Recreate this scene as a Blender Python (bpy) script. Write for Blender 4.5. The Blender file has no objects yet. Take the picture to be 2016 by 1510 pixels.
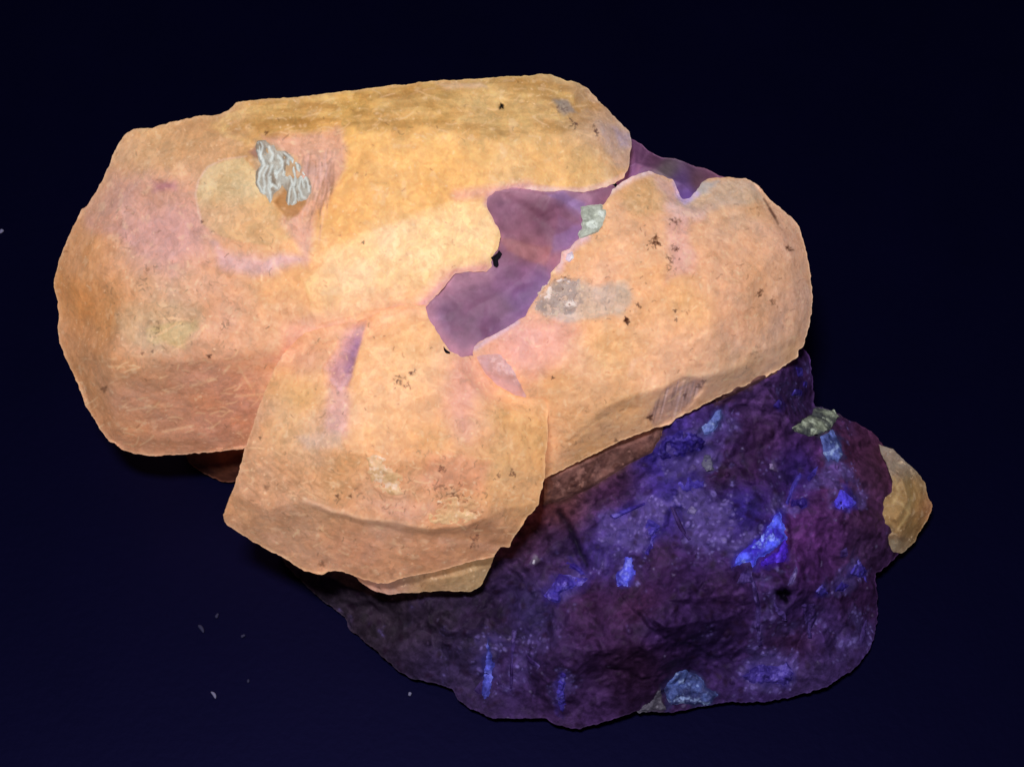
import bpy, math, random
import numpy as np
from mathutils import Vector
from mathutils.geometry import delaunay_2d_cdt

random.seed(7)
RNG = np.random.default_rng(11)
sc = bpy.context.scene
COL = sc.collection

# ------------------------------------------------------------------ camera
CM = 0.01                                   # the plan below is in centimetres
ELEV = math.radians(62)
VR = np.array([1.0, 0, 0])
VU = np.array([0, math.sin(ELEV), math.cos(ELEV)])
VN = np.array([0, -math.cos(ELEV), math.sin(ELEV)])
ORG = np.array([0, 0, 2.25])                # centre of the specimen, cm above the table
DIST = 25.0
PPC = 168.0                                 # plan units per centimetre
cam_d = bpy.data.cameras.new("camera")
cam = bpy.data.objects.new("camera", cam_d)
COL.objects.link(cam)
cam.location = Vector(((ORG + VN * DIST) * CM).tolist())
cam.rotation_euler = (math.pi / 2 - ELEV, 0, 0)
cam_d.sensor_width = 36.0
cam_d.lens = 36.0 * DIST / (2016.0 / PPC)
cam_d.clip_start = 0.01
cam_d.clip_end = 20
sc.camera = cam

# ------------------------------------------------------------------ world and lamp
w = bpy.data.worlds.new("World")
sc.world = w
w.use_nodes = True
bg = w.node_tree.nodes["Background"]
bg.inputs[0].default_value = (0.25, 0.25, 1.0, 1)
bg.inputs[1].default_value = 0.012
LAMP_POS = Vector((-0.034, -0.095, 0.41))
LAMP_AIM = Vector((-0.008, -0.002, 0.03))
lamp_d = bpy.data.lights.new("inspection_lamp", 'AREA')
lamp_d.shape = 'RECTANGLE'
lamp_d.size = 0.06
lamp_d.size_y = 0.03
lamp_d.energy = 1.15
lamp_d.color = (1.0, 0.97, 0.98)
lamp = bpy.data.objects.new("inspection_lamp", lamp_d)
COL.objects.link(lamp)
lamp.location = LAMP_POS
lamp.rotation_euler = (LAMP_AIM - LAMP_POS).to_track_quat('-Z', 'Y').to_euler()
sc.view_settings.view_transform = 'Standard'
sc.view_settings.look = 'None'
sc.view_settings.exposure = 0.0
sc.view_settings.gamma = 1.0

# ------------------------------------------------------------------ numeric helpers
def lin(c):
    c = np.asarray(c, float) / 255.0
    return np.where(c <= 0.04045, c / 12.92, ((c + 0.055) / 1.055) ** 2.4)

def P3(px, t):
    """plan position (x, y) and depth t towards the viewer (cm) -> world position in cm"""
    px = np.asarray(px, float)
    u = (px[:, 0] - 1008) / PPC
    v = (755 - px[:, 1]) / PPC
    k = 1 - t / DIST
    return ORG + np.outer(u * k, VR) + np.outer(v * k, VU) + np.outer(t, VN)

def ground_t(px, z=0.0):
    v = (755 - np.asarray(px, float)[:, 1]) / PPC
    # ORG.z + v(1-t/D)cos + t sin = z
    ce, se = math.cos(ELEV), math.sin(ELEV)
    return (z - ORG[2] - v * ce) / (se - v * ce / DIST)

def _hash(ix, iy, iz, seed):
    h = (ix * 374761393 + iy * 668265263 + iz * 2147483647 + seed * 1274126177) & 0xFFFFFFFF
    h = ((h ^ (h >> 13)) * 1274126177) & 0xFFFFFFFF
    h = ((h ^ (h >> 16)) * 2246822519) & 0xFFFFFFFF
    return (h ^ (h >> 15)) & 0xFFFFFFFF

def vnoise(p, seed=0):
    i = np.floor(p).astype(np.int64)
    f = p - i
    f = f * f * f * (f * (f * 6 - 15) + 10)
    out = np.zeros(len(p))
    for dx in (0, 1):
        wx = f[:, 0] if dx else 1 - f[:, 0]
        for dy in (0, 1):
            wy = f[:, 1] if dy else 1 - f[:, 1]
            for dz in (0, 1):
                wz = f[:, 2] if dz else 1 - f[:, 2]
                out += wx * wy * wz * (_hash(i[:, 0] + dx, i[:, 1] + dy, i[:, 2] + dz, seed) / 2147483648.0 - 1)
    return out

def fbm(p, scale, octv=4, seed=0, gain=0.5, stretch=None):
    q = np.asarray(p, float)
    if stretch is not None:
        q = q * np.asarray(stretch, float)
    out = np.zeros(len(q)); a = 1.0; s = scale; tot = 0
    for k in range(octv):
        out += a * vnoise(q * s + 17.3 * k, seed + 31 * k)
        tot += a; a *= gain; s *= 2.03
    return out / tot * 1.6

def cells(p, scale, seed=0):
    """3D Voronoi: distance to nearest, to second nearest, cell id hash (0..1 x4), offset vector"""
    q = p * scale
    i = np.floor(q).astype(np.int64)
    n = len(q)
    d1 = np.full(n, 9.0); d2 = np.full(n, 9.0)
    idh = np.zeros(n, np.int64); off = np.zeros((n, 3))
    for dx in (-1, 0, 1):
        for dy in (-1, 0, 1):
            for dz in (-1, 0, 1):
                a, b, c = i[:, 0] + dx, i[:, 1] + dy, i[:, 2] + dz
                h = _hash(a, b, c, seed)
                fx = (h & 1023) / 1023.0; fy = ((h >> 10) & 1023) / 1023.0; fz = ((h >> 20) & 1023) / 1023.0
                o = q - np.stack([a + fx, b + fy, c + fz], 1)
                d = np.sqrt((o * o).sum(1))
                m = d < d1
                d2 = np.where(m, d1, np.minimum(d2, d))
                d1 = np.where(m, d, d1)
                idh = np.where(m, h, idh)
                off[m] = o[m]
    h2 = _hash(idh, idh * 3 + 1, idh * 7 + 5, seed + 9)
    r = np.stack([(h2 & 255) / 255.0, ((h2 >> 8) & 255) / 255.0, ((h2 >> 16) & 255) / 255.0, ((h2 >> 24) & 255) / 255.0], 1)
    return d1, d2, r, off / scale

def facets(p, scale, seed=0, tilt=.4, lift=.12, sharp=9.0):
    """blocky broken-rock relief: tilted cell planes, melted together at their joints"""
    q = p * scale
    i = np.floor(q).astype(np.int64)
    num = np.zeros(len(q)); den = np.zeros(len(q)); shade = np.zeros(len(q))
    for dx in (-1, 0, 1):
        for dy in (-1, 0, 1):
            for dz in (-1, 0, 1):
                a, b, c = i[:, 0] + dx, i[:, 1] + dy, i[:, 2] + dz
                h = _hash(a, b, c, seed)
                o = q - np.stack([a + (h & 1023) / 1023.0, b + ((h >> 10) & 1023) / 1023.0, c + ((h >> 20) & 1023) / 1023.0], 1)
                h2 = _hash(a, b, c, seed + 77)
                r0 = (h2 & 255) / 255.0; r1 = ((h2 >> 8) & 255) / 255.0; r2 = ((h2 >> 16) & 255) / 255.0; r3 = ((h2 >> 24) & 255) / 255.0
                ww = np.exp(-sharp * (o * o).sum(1))
                num += ww * (lift * (r0 - .5) + tilt * (o[:, 0] * (r1 - .5) + o[:, 1] * (r2 - .5) + o[:, 2] * (r3 - .5)) / scale)
                shade += ww * r3
                den += ww
    den = np.maximum(den, 1e-9)
    return num / den, shade / den

def tin(p2, scale, seed=0, rot=0.0):
    """planar triangular break faces: random heights joined by flat triangles"""
    c, s_ = math.cos(rot), math.sin(rot)
    x = (p2[:, 0] * c - p2[:, 1] * s_) * scale; y = (p2[:, 0] * s_ + p2[:, 1] * c) * scale * 1.1547
    x = x - y * .5
    i = np.floor(x).astype(np.int64); j = np.floor(y).astype(np.int64)
    fx, fy = x - i, y - j
    hv = lambda a, b: _hash(a, b, a * 0 + 3, seed) / 2147483648.0 - 1
    h00, h11 = hv(i, j), hv(i + 1, j + 1)
    h10, h01 = hv(i + 1, j), hv(i, j + 1)
    up = fx + fy < 1
    out = np.where(up, h00 * (1 - fx - fy) + h10 * fx + h01 * fy, h11 * (fx + fy - 1) + h10 * (1 - fy) + h01 * (1 - fx))
    tone = np.where(up, hv(i * 2 + 91, j * 2), hv(i * 2 + 1, j * 2 + 57))
    return out, tone

def sdist(pts, poly):
    """signed distance (positive inside) to a closed polygon"""
    poly = np.asarray(poly, float)
    d = np.full(len(pts), 1e9); ins = np.zeros(len(pts), bool)
    x, y = pts[:, 0], pts[:, 1]
    for a, b in zip(poly, np.roll(poly, -1, 0)):
        e = b - a
        L = (e * e).sum()
        tt = np.clip(((x - a[0]) * e[0] + (y - a[1]) * e[1]) / max(L, 1e-9), 0, 1)
        d = np.minimum(d, np.hypot(x - a[0] - tt * e[0], y - a[1] - tt * e[1]))
        c = (a[1] > y) != (b[1] > y)
        ins ^= c & (x < e[0] * (y - a[1]) / (e[1] if abs(e[1]) > 1e-9 else 1e-9) + a[0])
    return np.where(ins, d, -d)

def sstep(x, a, b):
    t = np.clip((x - a) / (b - a), 0, 1)
    return t * t * (3 - 2 * t)

def mask_poly(pts, poly, soft=6, warp=None):
    """soft 0..1 mask, only worked out near the polygon"""
    poly = np.asarray(poly, float)
    m = np.zeros(len(pts))
    lo = poly.min(0) - soft * 3 - 20; hi = poly.max(0) + soft * 3 + 20
    s = np.where((pts[:, 0] > lo[0]) & (pts[:, 0] < hi[0]) & (pts[:, 1] > lo[1]) & (pts[:, 1] < hi[1]))[0]
    if len(s) == 0:
        return m
    q = pts[s] + (warp[s] if warp is not None else 0)
    m[s] = sstep(sdist(q, poly), -soft, soft)
    return m

def mask_line(pts, line, width, soft=None):
    line = np.asarray(line, float); soft = width * .6 if soft is None else soft
    m = np.zeros(len(pts))
    lo = line.min(0) - width * 3 - 4; hi = line.max(0) + width * 3 + 4
    s = np.where((pts[:, 0] > lo[0]) & (pts[:, 0] < hi[0]) & (pts[:, 1] > lo[1]) & (pts[:, 1] < hi[1]))[0]
    if len(s) == 0:
        return m
    x, y = pts[s, 0], pts[s, 1]
    d = np.full(len(s), 1e9)
    for a, b in zip(line[:-1], line[1:]):
        e = b - a
        tt = np.clip(((x - a[0]) * e[0] + (y - a[1]) * e[1]) / max((e * e).sum(), 1e-9), 0, 1)
        d = np.minimum(d, np.hypot(x - a[0] - tt * e[0], y - a[1] - tt * e[1]))
    m[s] = 1 - sstep(d, max(width / 2 - soft, 0), width / 2 + soft)
    return m

def densify(poly, step, rough=0.0, seed=0):
    poly = np.asarray(poly, float)
    out = []
    for a, b in zip(poly, np.roll(poly, -1, 0)):
        n = max(1, int(round(np.hypot(*(b - a)) / step)))
        for k in range(n):
            out.append(a + (b - a) * k / n)
    out = np.array(out)
    # round the traced corners a little, then nibble the edge
    for _ in range(2):
        out = out * 0.5 + 0.25 * (np.roll(out, 1, 0) + np.roll(out, -1, 0))
    if rough:
        q = np.stack([out[:, 0], out[:, 1], np.zeros(len(out))], 1)
        tang = np.roll(out, -1, 0) - np.roll(out, 1, 0)
        nrm = np.stack([tang[:, 1], -tang[:, 0]], 1)
        nrm /= np.linalg.norm(nrm, axis=1)[:, None] + 1e-9
        d = fbm(q, 0.03, 2, seed) * 0.5 + fbm(q, 0.12, 3, seed + 5) * 0.7
        out = out + nrm * (d * rough)[:, None]
    return out

class Surface:
    """facetted front of a piece: traced outline and ridge points, each with its own depth"""
    def __init__(self, outline, inner, edges=(), warp=3.0, disp=None, seed=0, rough=2.0, round_=0.0):
        self.round_ = round_
        self.outline = [(a, b) for a, b, c in outline]
        self.rough = rough
        pts = [(a, b) for a, b, c in outline] + [(a, b) for a, b, c in inner]
        self.t = np.array([c for a, b, c in outline] + [c for a, b, c in inner], float)
        n = len(outline)
        ed = [(n + a, n + b) for a, b in edges]
        r = delaunay_2d_cdt([Vector(p) for p in pts], ed, [list(range(n))], 1, 1e-4)
        self.v = np.array([(q.x, q.y) for q in r[0]])
        tt = []
        for k, orig in enumerate(r[3]):
            if orig:
                tt.append(self.t[orig[0]])
            else:
                d = np.hypot(*(np.array(pts) - self.v[k]).T)
                o = np.argsort(d)[:3]; ww = 1 / (d[o] + 1)
                tt.append((self.t[o] * ww).sum() / ww.sum())
        self.tv = np.array(tt)
        self.f = [tuple(f) for f in r[2]]
        self.warp = warp; self.disp = disp; self.seed = seed

    def base(self, pts):
        pts = np.asarray(pts, float)
        if self.round_ <= 0:
            return self._base(pts)
        t = self._base(pts) * 2; n = 2
        for k in range(8):
            a = k * .7854; r = self.round_ * (.6 if k % 2 else 1.0)
            t = t + self._base(pts + np.array([math.cos(a), math.sin(a)]) * r); n += 1
        return t / n

    def _base(self, pts):
        q = pts.copy()
        if self.warp:
            z = np.stack([pts[:, 0], pts[:, 1], np.zeros(len(pts))], 1)
            q[:, 0] += fbm(z, .02, 3, self.seed + 1) * self.warp
            q[:, 1] += fbm(z, .02, 3, self.seed + 2) * self.warp
        t = np.full(len(q), np.nan)
        best = np.full(len(q), -1e9)
        Q = q; T_, B_ = t, best
        for tri in self.f:
            a, b, c = self.v[tri[0]], self.v[tri[1]], self.v[tri[2]]
            lo = np.minimum(np.minimum(a, b), c) - 30; hi = np.maximum(np.maximum(a, b), c) + 30
            idx = np.where((Q[:, 0] > lo[0]) & (Q[:, 0] < hi[0]) & (Q[:, 1] > lo[1]) & (Q[:, 1] < hi[1]))[0]
            if len(idx) == 0:
                continue
            q = Q[idx]; best = B_[idx]
            den = (b[1] - c[1]) * (a[0] - c[0]) + (c[0] - b[0]) * (a[1] - c[1])
            if abs(den) < 1e-6:
                continue
            l0 = ((b[1] - c[1]) * (q[:, 0] - c[0]) + (c[0] - b[0]) * (q[:, 1] - c[1])) / den
            l1 = ((c[1] - a[1]) * (q[:, 0] - c[0]) + (a[0] - c[0]) * (q[:, 1] - c[1])) / den
            l2 = 1 - l0 - l1
            mn = np.minimum(np.minimum(l0, l1), l2)
            m = (mn > best) & (mn > -0.6)
            k0, k1, k2 = np.clip(l0, 0, 1), np.clip(l1, 0, 1), np.clip(l2, 0, 1)
            s = k0 + k1 + k2
            val = (k0 * self.tv[tri[0]] + k1 * self.tv[tri[1]] + k2 * self.tv[tri[2]]) / s
            T_[idx[m]] = val[m]; B_[idx[m]] = mn[m]
        q = Q; t = T_
        bad = np.isnan(t)
        if bad.any():
            for k in np.where(bad)[0]:
                d = ((self.v - q[k]) ** 2).sum(1)
                t[k] = self.tv[np.argmin(d)]
        return t

    def full(self, pts):
        t = self.base(pts)
        if self.disp:
            t = t + self.disp(np.asarray(pts, float), P3(pts, t))
        return t

def hexfill(poly, step, seed=0):
    poly = np.asarray(poly)
    lo, hi = poly.min(0), poly.max(0)
    ny = int((hi[1] - lo[1]) / (step * .866)) + 1
    nx = int((hi[0] - lo[0]) / step) + 2
    jj, ii = np.meshgrid(np.arange(ny), np.arange(nx), indexing='ij')
    x = lo[0] + (ii + .5 * (jj % 2)) * step; y = lo[1] + jj * step * .866
    g = np.stack([x.ravel(), y.ravel()], 1)
    g += RNG.uniform(-.12, .12, g.shape) * step
    # inside test row-wise, coarse first
    sd = sdist(g, poly) if len(g) * len(poly) < 4e7 else np.concatenate([sdist(c, poly) for c in np.array_split(g, 8)])
    return g[sd > step * .55]

def build(name, outline, tfun, step, depth, colour, mat, parent, rough=2.0, seed=0, lift_to=None, rim=None, label=None):
    """closed solid: detailed front following tfun, sides and back carried `depth` cm behind"""
    ring = densify(outline, step, rough, seed)
    inner = hexfill(ring, step, seed)
    n = len(ring)
    allp = np.concatenate([ring, inner]) if len(inner) else ring
    r = delaunay_2d_cdt([Vector(p) for p in allp], [], [list(range(n))], 1, 1e-5)
    v2 = np.array([(q.x, q.y) for q in r[0]])
    tri = np.array([f for f in r[2] if len(f) == 3])
    t = tfun(v2)
    gt = ground_t(v2, 0.01)
    t = np.maximum(t, gt)
    pos = P3(v2, t)
    nf = len(v2)
    # back rings from the outline vertices (those that came from the ring)
    rid = [-1] * n
    for k, o in enumerate(r[3]):
        for q in o:
            if q < n:
                rid[q] = k
    rid = [k for k in rid if k >= 0]
    cen = v2[rid].mean(0)
    rings = [np.array(rid)]
    P = [pos]; cur = nf; V2 = [v2]
    for fct, dd in ((0.03, 0.35), (0.12, 0.7), (0.4, 1.0)):
        q = v2[rid] + (cen - v2[rid]) * fct
        tq = t[rid] * (1 - fct) + t[rid].mean() * fct - depth * dd
        tq = np.maximum(tq, ground_t(q, 0.005 + 0.002 * fct))
        P.append(P3(q, tq)); V2.append(q)
        rings.append(np.arange(cur, cur + len(rid))); cur += len(rid)
    tc = np.array([max(t[rid].mean() - depth * 1.02, ground_t(cen[None], .006)[0])])
    P.append(P3(cen[None], tc)); V2.append(cen[None]); ci = cur
    faces = [tri]
    for a, b in zip(rings[:-1], rings[1:]):
        a2, b2 = np.roll(a, -1), np.roll(b, -1)
        faces.append(np.stack([a, b, b2], 1)); faces.append(np.stack([a, b2, a2], 1))
    a = rings[-1]; a2 = np.roll(a, -1)
    faces.append(np.stack([a, np.full(len(a), ci), a2], 1))
    pos = np.concatenate(P); v2a = np.concatenate(V2); F = np.concatenate(faces)
    # winding of the front: towards the viewer
    A = pos[tri[0, 1]] - pos[tri[0, 0]]; B = pos[tri[0, 2]] - pos[tri[0, 0]]
    if np.dot(np.cross(A, B), VN) < 0:
        F[:len(tri)] = F[:len(tri), ::-1]
    e0 = np.array(rid[:2])
    # side quads consistent with ring direction
    ar = 0.0
    rr = v2[rid]
    ar = (rr[:, 0] * np.roll(rr[:, 1], -1) - np.roll(rr[:, 0], -1) * rr[:, 1]).sum()
    if ar < 0:
        F[len(tri):] = F[len(tri):, ::-1]
    me = bpy.data.meshes.new(name)
    me.vertices.add(len(pos)); me.vertices.foreach_set("co", (pos * CM).astype(np.float32).ravel())
    me.loops.add(F.size); me.loops.foreach_set("vertex_index", F.astype(np.int32).ravel())
    me.polygons.add(len(F))
    me.polygons.foreach_set("loop_start", np.arange(0, F.size, 3, dtype=np.int32))
    me.polygons.foreach_set("use_smooth", np.ones(len(F), bool))
    me.update(calc_edges=True)
    me.validate()
    c = colour(v2a, pos)
    if isinstance(c, tuple) and len(c) == 3 and not isinstance(c[0], np.ndarray):
        c = np.tile(lin(c), (len(pos), 1))
    rgba = np.ones((len(pos), 4), np.float32); rgba[:, :3] = np.clip(c, 0, 0.97)
    at = me.color_attributes.new("mineral", 'FLOAT_COLOR', 'POINT')
    at.data.foreach_set("color", rgba.ravel())
    me.materials.append(mat)
    o = bpy.data.objects.new(name, me)
    COL.objects.link(o)
    if parent is not None:
        o.parent = parent
    if label:
        o["label"] = label
    return o

# ------------------------------------------------------------------ materials
def mineral(name, emit=0.0, rough=0.6, spec=0.25, sss=0.0, mottle=0.12, bump=0.3, scale=900.0, sssr=0.001):
    m = bpy.data.materials.new(name); m.use_nodes = True
    nt = m.node_tree; N = nt.nodes; L = nt.links
    b = N["Principled BSDF"]
    at = N.new("ShaderNodeAttribute"); at.attribute_name = "mineral"
    tc = N.new("ShaderNodeTexCoord")
    n1 = N.new("ShaderNodeTexNoise"); n1.inputs["Scale"].default_value = scale; n1.inputs["Detail"].default_value = 5; n1.inputs["Roughness"].default_value = .65
    vo = N.new("ShaderNodeTexVoronoi"); vo.inputs["Scale"].default_value = scale * 1.3; vo.inputs["Randomness"].default_value = 1
    L.new(tc.outputs["Object"], n1.inputs["Vector"]); L.new(tc.outputs["Object"], vo.inputs["Vector"])
    # multiply colour by 1 +- mottle
    mr = N.new("ShaderNodeMapRange"); mr.inputs["From Min"].default_value = .3; mr.inputs["From Max"].default_value = .7
    mr.inputs["To Min"].default_value = 1 - mottle; mr.inputs["To Max"].default_value = 1 + mottle
    L.new(n1.outputs["Fac"], mr.inputs["Value"])
    bw = N.new("ShaderNodeSeparateColor"); L.new(vo.outputs["Color"], bw.inputs["Color"])
    mr2 = N.new("ShaderNodeMapRange"); mr2.inputs["To Min"].default_value = 1 - mottle * .6; mr2.inputs["To Max"].default_value = 1 + mottle * .6
    L.new(bw.outputs[0], mr2.inputs["Value"])
    mu = N.new("ShaderNodeMath"); mu.operation = 'MULTIPLY'; L.new(mr.outputs[0], mu.inputs[0]); L.new(mr2.outputs[0], mu.inputs[1])
    vm = N.new("ShaderNodeVectorMath"); vm.operation = 'SCALE'; L.new(at.outputs["Color"], vm.inputs[0]); L.new(mu.outputs[0], vm.inputs["Scale"])
    L.new(vm.outputs[0], b.inputs["Base Color"])
    b.inputs["Roughness"].default_value = rough
    b.inputs["Specular IOR Level"].default_value = spec
    if sss:
        b.inputs["Subsurface Weight"].default_value = sss
        b.inputs["Subsurface Radius"].default_value = (1.0, .6, .35)
        b.inputs["Subsurface Scale"].default_value = sssr
    if emit:
        L.new(vm.outputs[0], b.inputs["Emission Color"])
        b.inputs["Emission Strength"].default_value = emit
    bp = N.new("ShaderNodeBump"); bp.inputs["Strength"].default_value = bump; bp.inputs["Distance"].default_value = .0003
    n2 = N.new("ShaderNodeTexNoise"); n2.inputs["Scale"].default_value = scale * 1.7; n2.inputs["Detail"].default_value = 6; n2.inputs["Roughness"].default_value = .7
    L.new(tc.outputs["Object"], n2.inputs["Vector"])
    L.new(n2.outputs["Fac"], bp.inputs["Height"]); L.new(bp.outputs[0], b.inputs["Normal"])
    return m

M_CRYSTAL = mineral("fluorescent_crystal", emit=0.36, rough=.5, spec=.25, sss=.45, mottle=.075, bump=.4, sssr=.0016)
M_CRUST = mineral("pale_crust", emit=0.08, rough=.6, spec=.3, mottle=.14, bump=.5, scale=1400)  # slight emission added to brighten the crusts and the ledge
M_FLAKE = mineral("white_mica", emit=0.16, rough=.5, spec=.4, mottle=.14, bump=.5, scale=1400)  # emission added so the white flakes come out paler
M_PURPLE = mineral("purple_quartz", emit=0.08, rough=.5, spec=.25, sss=0, mottle=.10, bump=.25)  # slight emission added to lighten the purple
M_ROCK = mineral("matrix_rock", emit=0.0, rough=.55, spec=.1, mottle=.22, bump=.4, scale=1100)
M_BLUE = mineral("blue_fluorescence", emit=0.25, rough=.55, spec=.12, mottle=.25, bump=.5, scale=1300)

# ------------------------------------------------------------------ table surface
gm = bpy.data.materials.new("dark_blue_cloth"); gm.use_nodes = True
nt = gm.node_tree; b = nt.nodes["Principled BSDF"]
tc = nt.nodes.new("ShaderNodeTexCoord")
nz = nt.nodes.new("ShaderNodeTexNoise"); nz.inputs["Scale"].default_value = 45; nz.inputs["Detail"].default_value = 8; nz.inputs["Roughness"].default_value = .7
nt.links.new(tc.outputs["Object"], nz.inputs["Vector"])
cr = nt.nodes.new("ShaderNodeValToRGB")
cr.color_ramp.elements[0].position = .3; cr.color_ramp.elements[0].color = (.0004, .0006, .0065, 1)
cr.color_ramp.elements[1].position = .75; cr.color_ramp.elements[1].color = (.0009, .0009, .0095, 1)
nt.links.new(nz.outputs["Fac"], cr.inputs["Fac"]); nt.links.new(cr.outputs[0], b.inputs["Base Color"])
b.inputs["Roughness"].default_value = .46
b.inputs["Specular IOR Level"].default_value = .24
b.inputs["Specular Tint"].default_value = (.22, .2, 1, 1)  # lamp's blue cast put into the tint, the lamp itself being near white
bp = nt.nodes.new("ShaderNodeBump"); bp.inputs["Strength"].default_value = .06; bp.inputs["Distance"].default_value = .0003
n3 = nt.nodes.new("ShaderNodeTexNoise"); n3.inputs["Scale"].default_value = 900; n3.inputs["Detail"].default_value = 4
nt.links.new(tc.outputs["Object"], n3.inputs["Vector"]); nt.links.new(n3.outputs["Fac"], bp.inputs["Height"]); nt.links.new(bp.outputs[0], b.inputs["Normal"])
me = bpy.data.meshes.new("tabletop")
g = 24; S = 1.6
vs = [((i / g - .5) * S, (j / g - .5) * S, 0.0) for j in range(g + 1) for i in range(g + 1)]
fs = [(j * (g + 1) + i, j * (g + 1) + i + 1, (j + 1) * (g + 1) + i + 1, (j + 1) * (g + 1) + i) for j in range(g) for i in range(g)]
me.from_pydata(vs, [], fs); me.materials.append(gm)
tab = bpy.data.objects.new("tabletop", me); COL.objects.link(tab)
tab["kind"] = "structure"; tab["label"] = "dark navy tabletop under the mineral specimen"

# ------------------------------------------------------------------ the specimen (one thing)
spec = bpy.data.objects.new("mineral_specimen", None); COL.objects.link(spec)
spec.empty_display_size = .02
spec["label"] = "mineral specimen with glowing orange crystals on dark purple rock"
spec["category"] = "mineral specimen"

ALLS = []
def blend_samples(pts, samples, s=45.0, share=False):
    if share:
        samples = samples + [q for q in ALLS]
        ALLS.extend(samples[:len(samples) - len(ALLS)])
    sx = np.array([(a, b) for a, b, c in samples], float); sc_ = np.array([lin(c) for a, b, c in samples])
    num = np.zeros((len(pts), 3)); den = np.zeros(len(pts))
    for p, c in zip(sx, sc_):
        ww = 1 / (((pts - p) ** 2).sum(1) + s * s) ** 1.8
        num += ww[:, None] * c; den += ww
    return num / den[:, None]

def over(col, m, c, a=1.0):
    c = lin(c) if np.ndim(c) == 1 else c
    return col + (c - col) * (m * a)[:, None]

def px_warp(pos, amp, scale=2.5, seed=40, octv=4):
    return np.stack([fbm(pos, scale, octv, seed), fbm(pos, scale, octv, seed + 3)], 1) * amp

# surface relief of the orange crystals
def crystal_disp(seed, steps=(), pits=(), amp=1.0):
    def f(px, pos):
        d = 0.013 * fbm(pos, .9, 3, seed) + 0.010 * fbm(pos, 4.0, 4, seed + 3) + 0.006 * fbm(pos, 11.0, 3, seed + 6)
        d1, d2, r, off = cells(pos + .08 * np.stack([fbm(pos, 3, 2, seed + 20), fbm(pos, 3, 2, seed + 21), fbm(pos, 3, 2, seed + 22)], 1), 3.2, seed + 4)
        d += 0.008 * (r[:, 0] - .5) * sstep(d2 - d1, 0, .12)
        d *= amp
        for poly, h, soft in steps:
            d = d + h * mask_poly(px, poly, soft, px_warp(pos, 5, 3, seed + 7))
        for x, y, rr, h in pits:
            d = d - h * np.exp(-((px[:, 0] - x) ** 2 + (px[:, 1] - y) ** 2) / (rr * rr))
        return d
    return f

def ticks(px, col, n, bbox, seed, dark=(95, 50, 35), a=(.1, .5), ln=(2, 9), wd=(1.4, 2.6)):
    rg = random.Random(seed)
    # sort by x for speed
    order = np.argsort(px[:, 0]); xs = px[order, 0]
    dl = lin(dark)
    for _ in range(n):
        x = rg.uniform(bbox[0], bbox[2]); y = rg.uniform(bbox[1], bbox[3])
        an = rg.uniform(0, 6.28); L = rg.uniform(*ln) * (1 if rg.random() < .85 else 1.8); cv = rg.uniform(-.25, .25)
        pts = [(x, y)]
        for k in range(4):
            x += math.cos(an) * L / 4; y += math.sin(an) * L / 4; an += cv * 2 + rg.uniform(-.4, .4)
            pts.append((x, y))
        i0, i1 = np.searchsorted(xs, [min(p[0] for p in pts) - 5, max(p[0] for p in pts) + 5])
        s = order[i0:i1]
        if len(s) == 0:
            continue
        m = mask_line(px[s], pts, rg.uniform(*wd), 1.3) * rg.uniform(*a)
        col[s] += (dl - col[s]) * m[:, None]
    return col

def spots(px, col, lst, dark=(60, 30, 25)):
    for x, y, r, a in lst:
        s = np.where((abs(px[:, 0] - x) < r * 3 + 6) & (abs(px[:, 1] - y) < r * 3 + 6))[0]
        if len(s) == 0:
            continue
        q = px[s]
        an = np.arctan2(q[:, 1] - y, q[:, 0] - x)
        rr = r * (1 + .35 * np.sin(an * 3 + x) + .25 * np.sin(an * 5 + y))
        m = (1 - sstep(np.hypot(q[:, 0] - x, q[:, 1] - y), rr * .55, rr * 1.25)) * a
        col[s] += (lin(dark) - col[s]) * m[:, None]
    return col

def hairs(px, col, n, bbox, seed, ang, c=(246, 206, 160), a=(.15, .5), ln=(8, 34)):
    rg = random.Random(seed)
    order = np.argsort(px[:, 0]); xs = px[order, 0]; cl = lin(c)
    for _ in range(n):
        x = rg.uniform(bbox[0], bbox[2]); y = rg.uniform(bbox[1], bbox[3]); an = ang + rg.gauss(0, .35); L = rg.uniform(*ln)
        pts = [(x, y)]
        for k in range(3):
            x += math.cos(an) * L / 3; y += math.sin(an) * L / 3; an += rg.gauss(0, .25)
            pts.append((x, y))
        i0, i1 = np.searchsorted(xs, [min(p[0] for p in pts) - 5, max(p[0] for p in pts) + 5])
        q = order[i0:i1]
        if len(q):
            m = mask_line(px[q], pts, rg.uniform(1.6, 3.2), 1.4) * rg.uniform(*a)
            col[q] += (cl - col[q]) * m[:, None]
    return col

def clusters(px, col, lst, seed, dark=(85, 42, 22)):
    rg = random.Random(seed)
    for x, y, r, n, a in lst:
        col = spots(px, col, [(x + rg.gauss(0, r * .5), y + rg.gauss(0, r * .5), rg.uniform(1.6, 3.6), a * rg.uniform(.5, 1)) for _ in range(n)], dark)
        for _ in range(max(2, n // 4)):
            xx, yy = x + rg.gauss(0, r * .45), y + rg.gauss(0, r * .45); an = rg.uniform(0, 6.28)
            m = mask_line(px, [(xx, yy), (xx + math.cos(an) * r * .5, yy + math.sin(an) * r * .5)], 2.2, 1.2) * a
            col += (lin(dark) - col) * m[:, None]
    return col

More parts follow.
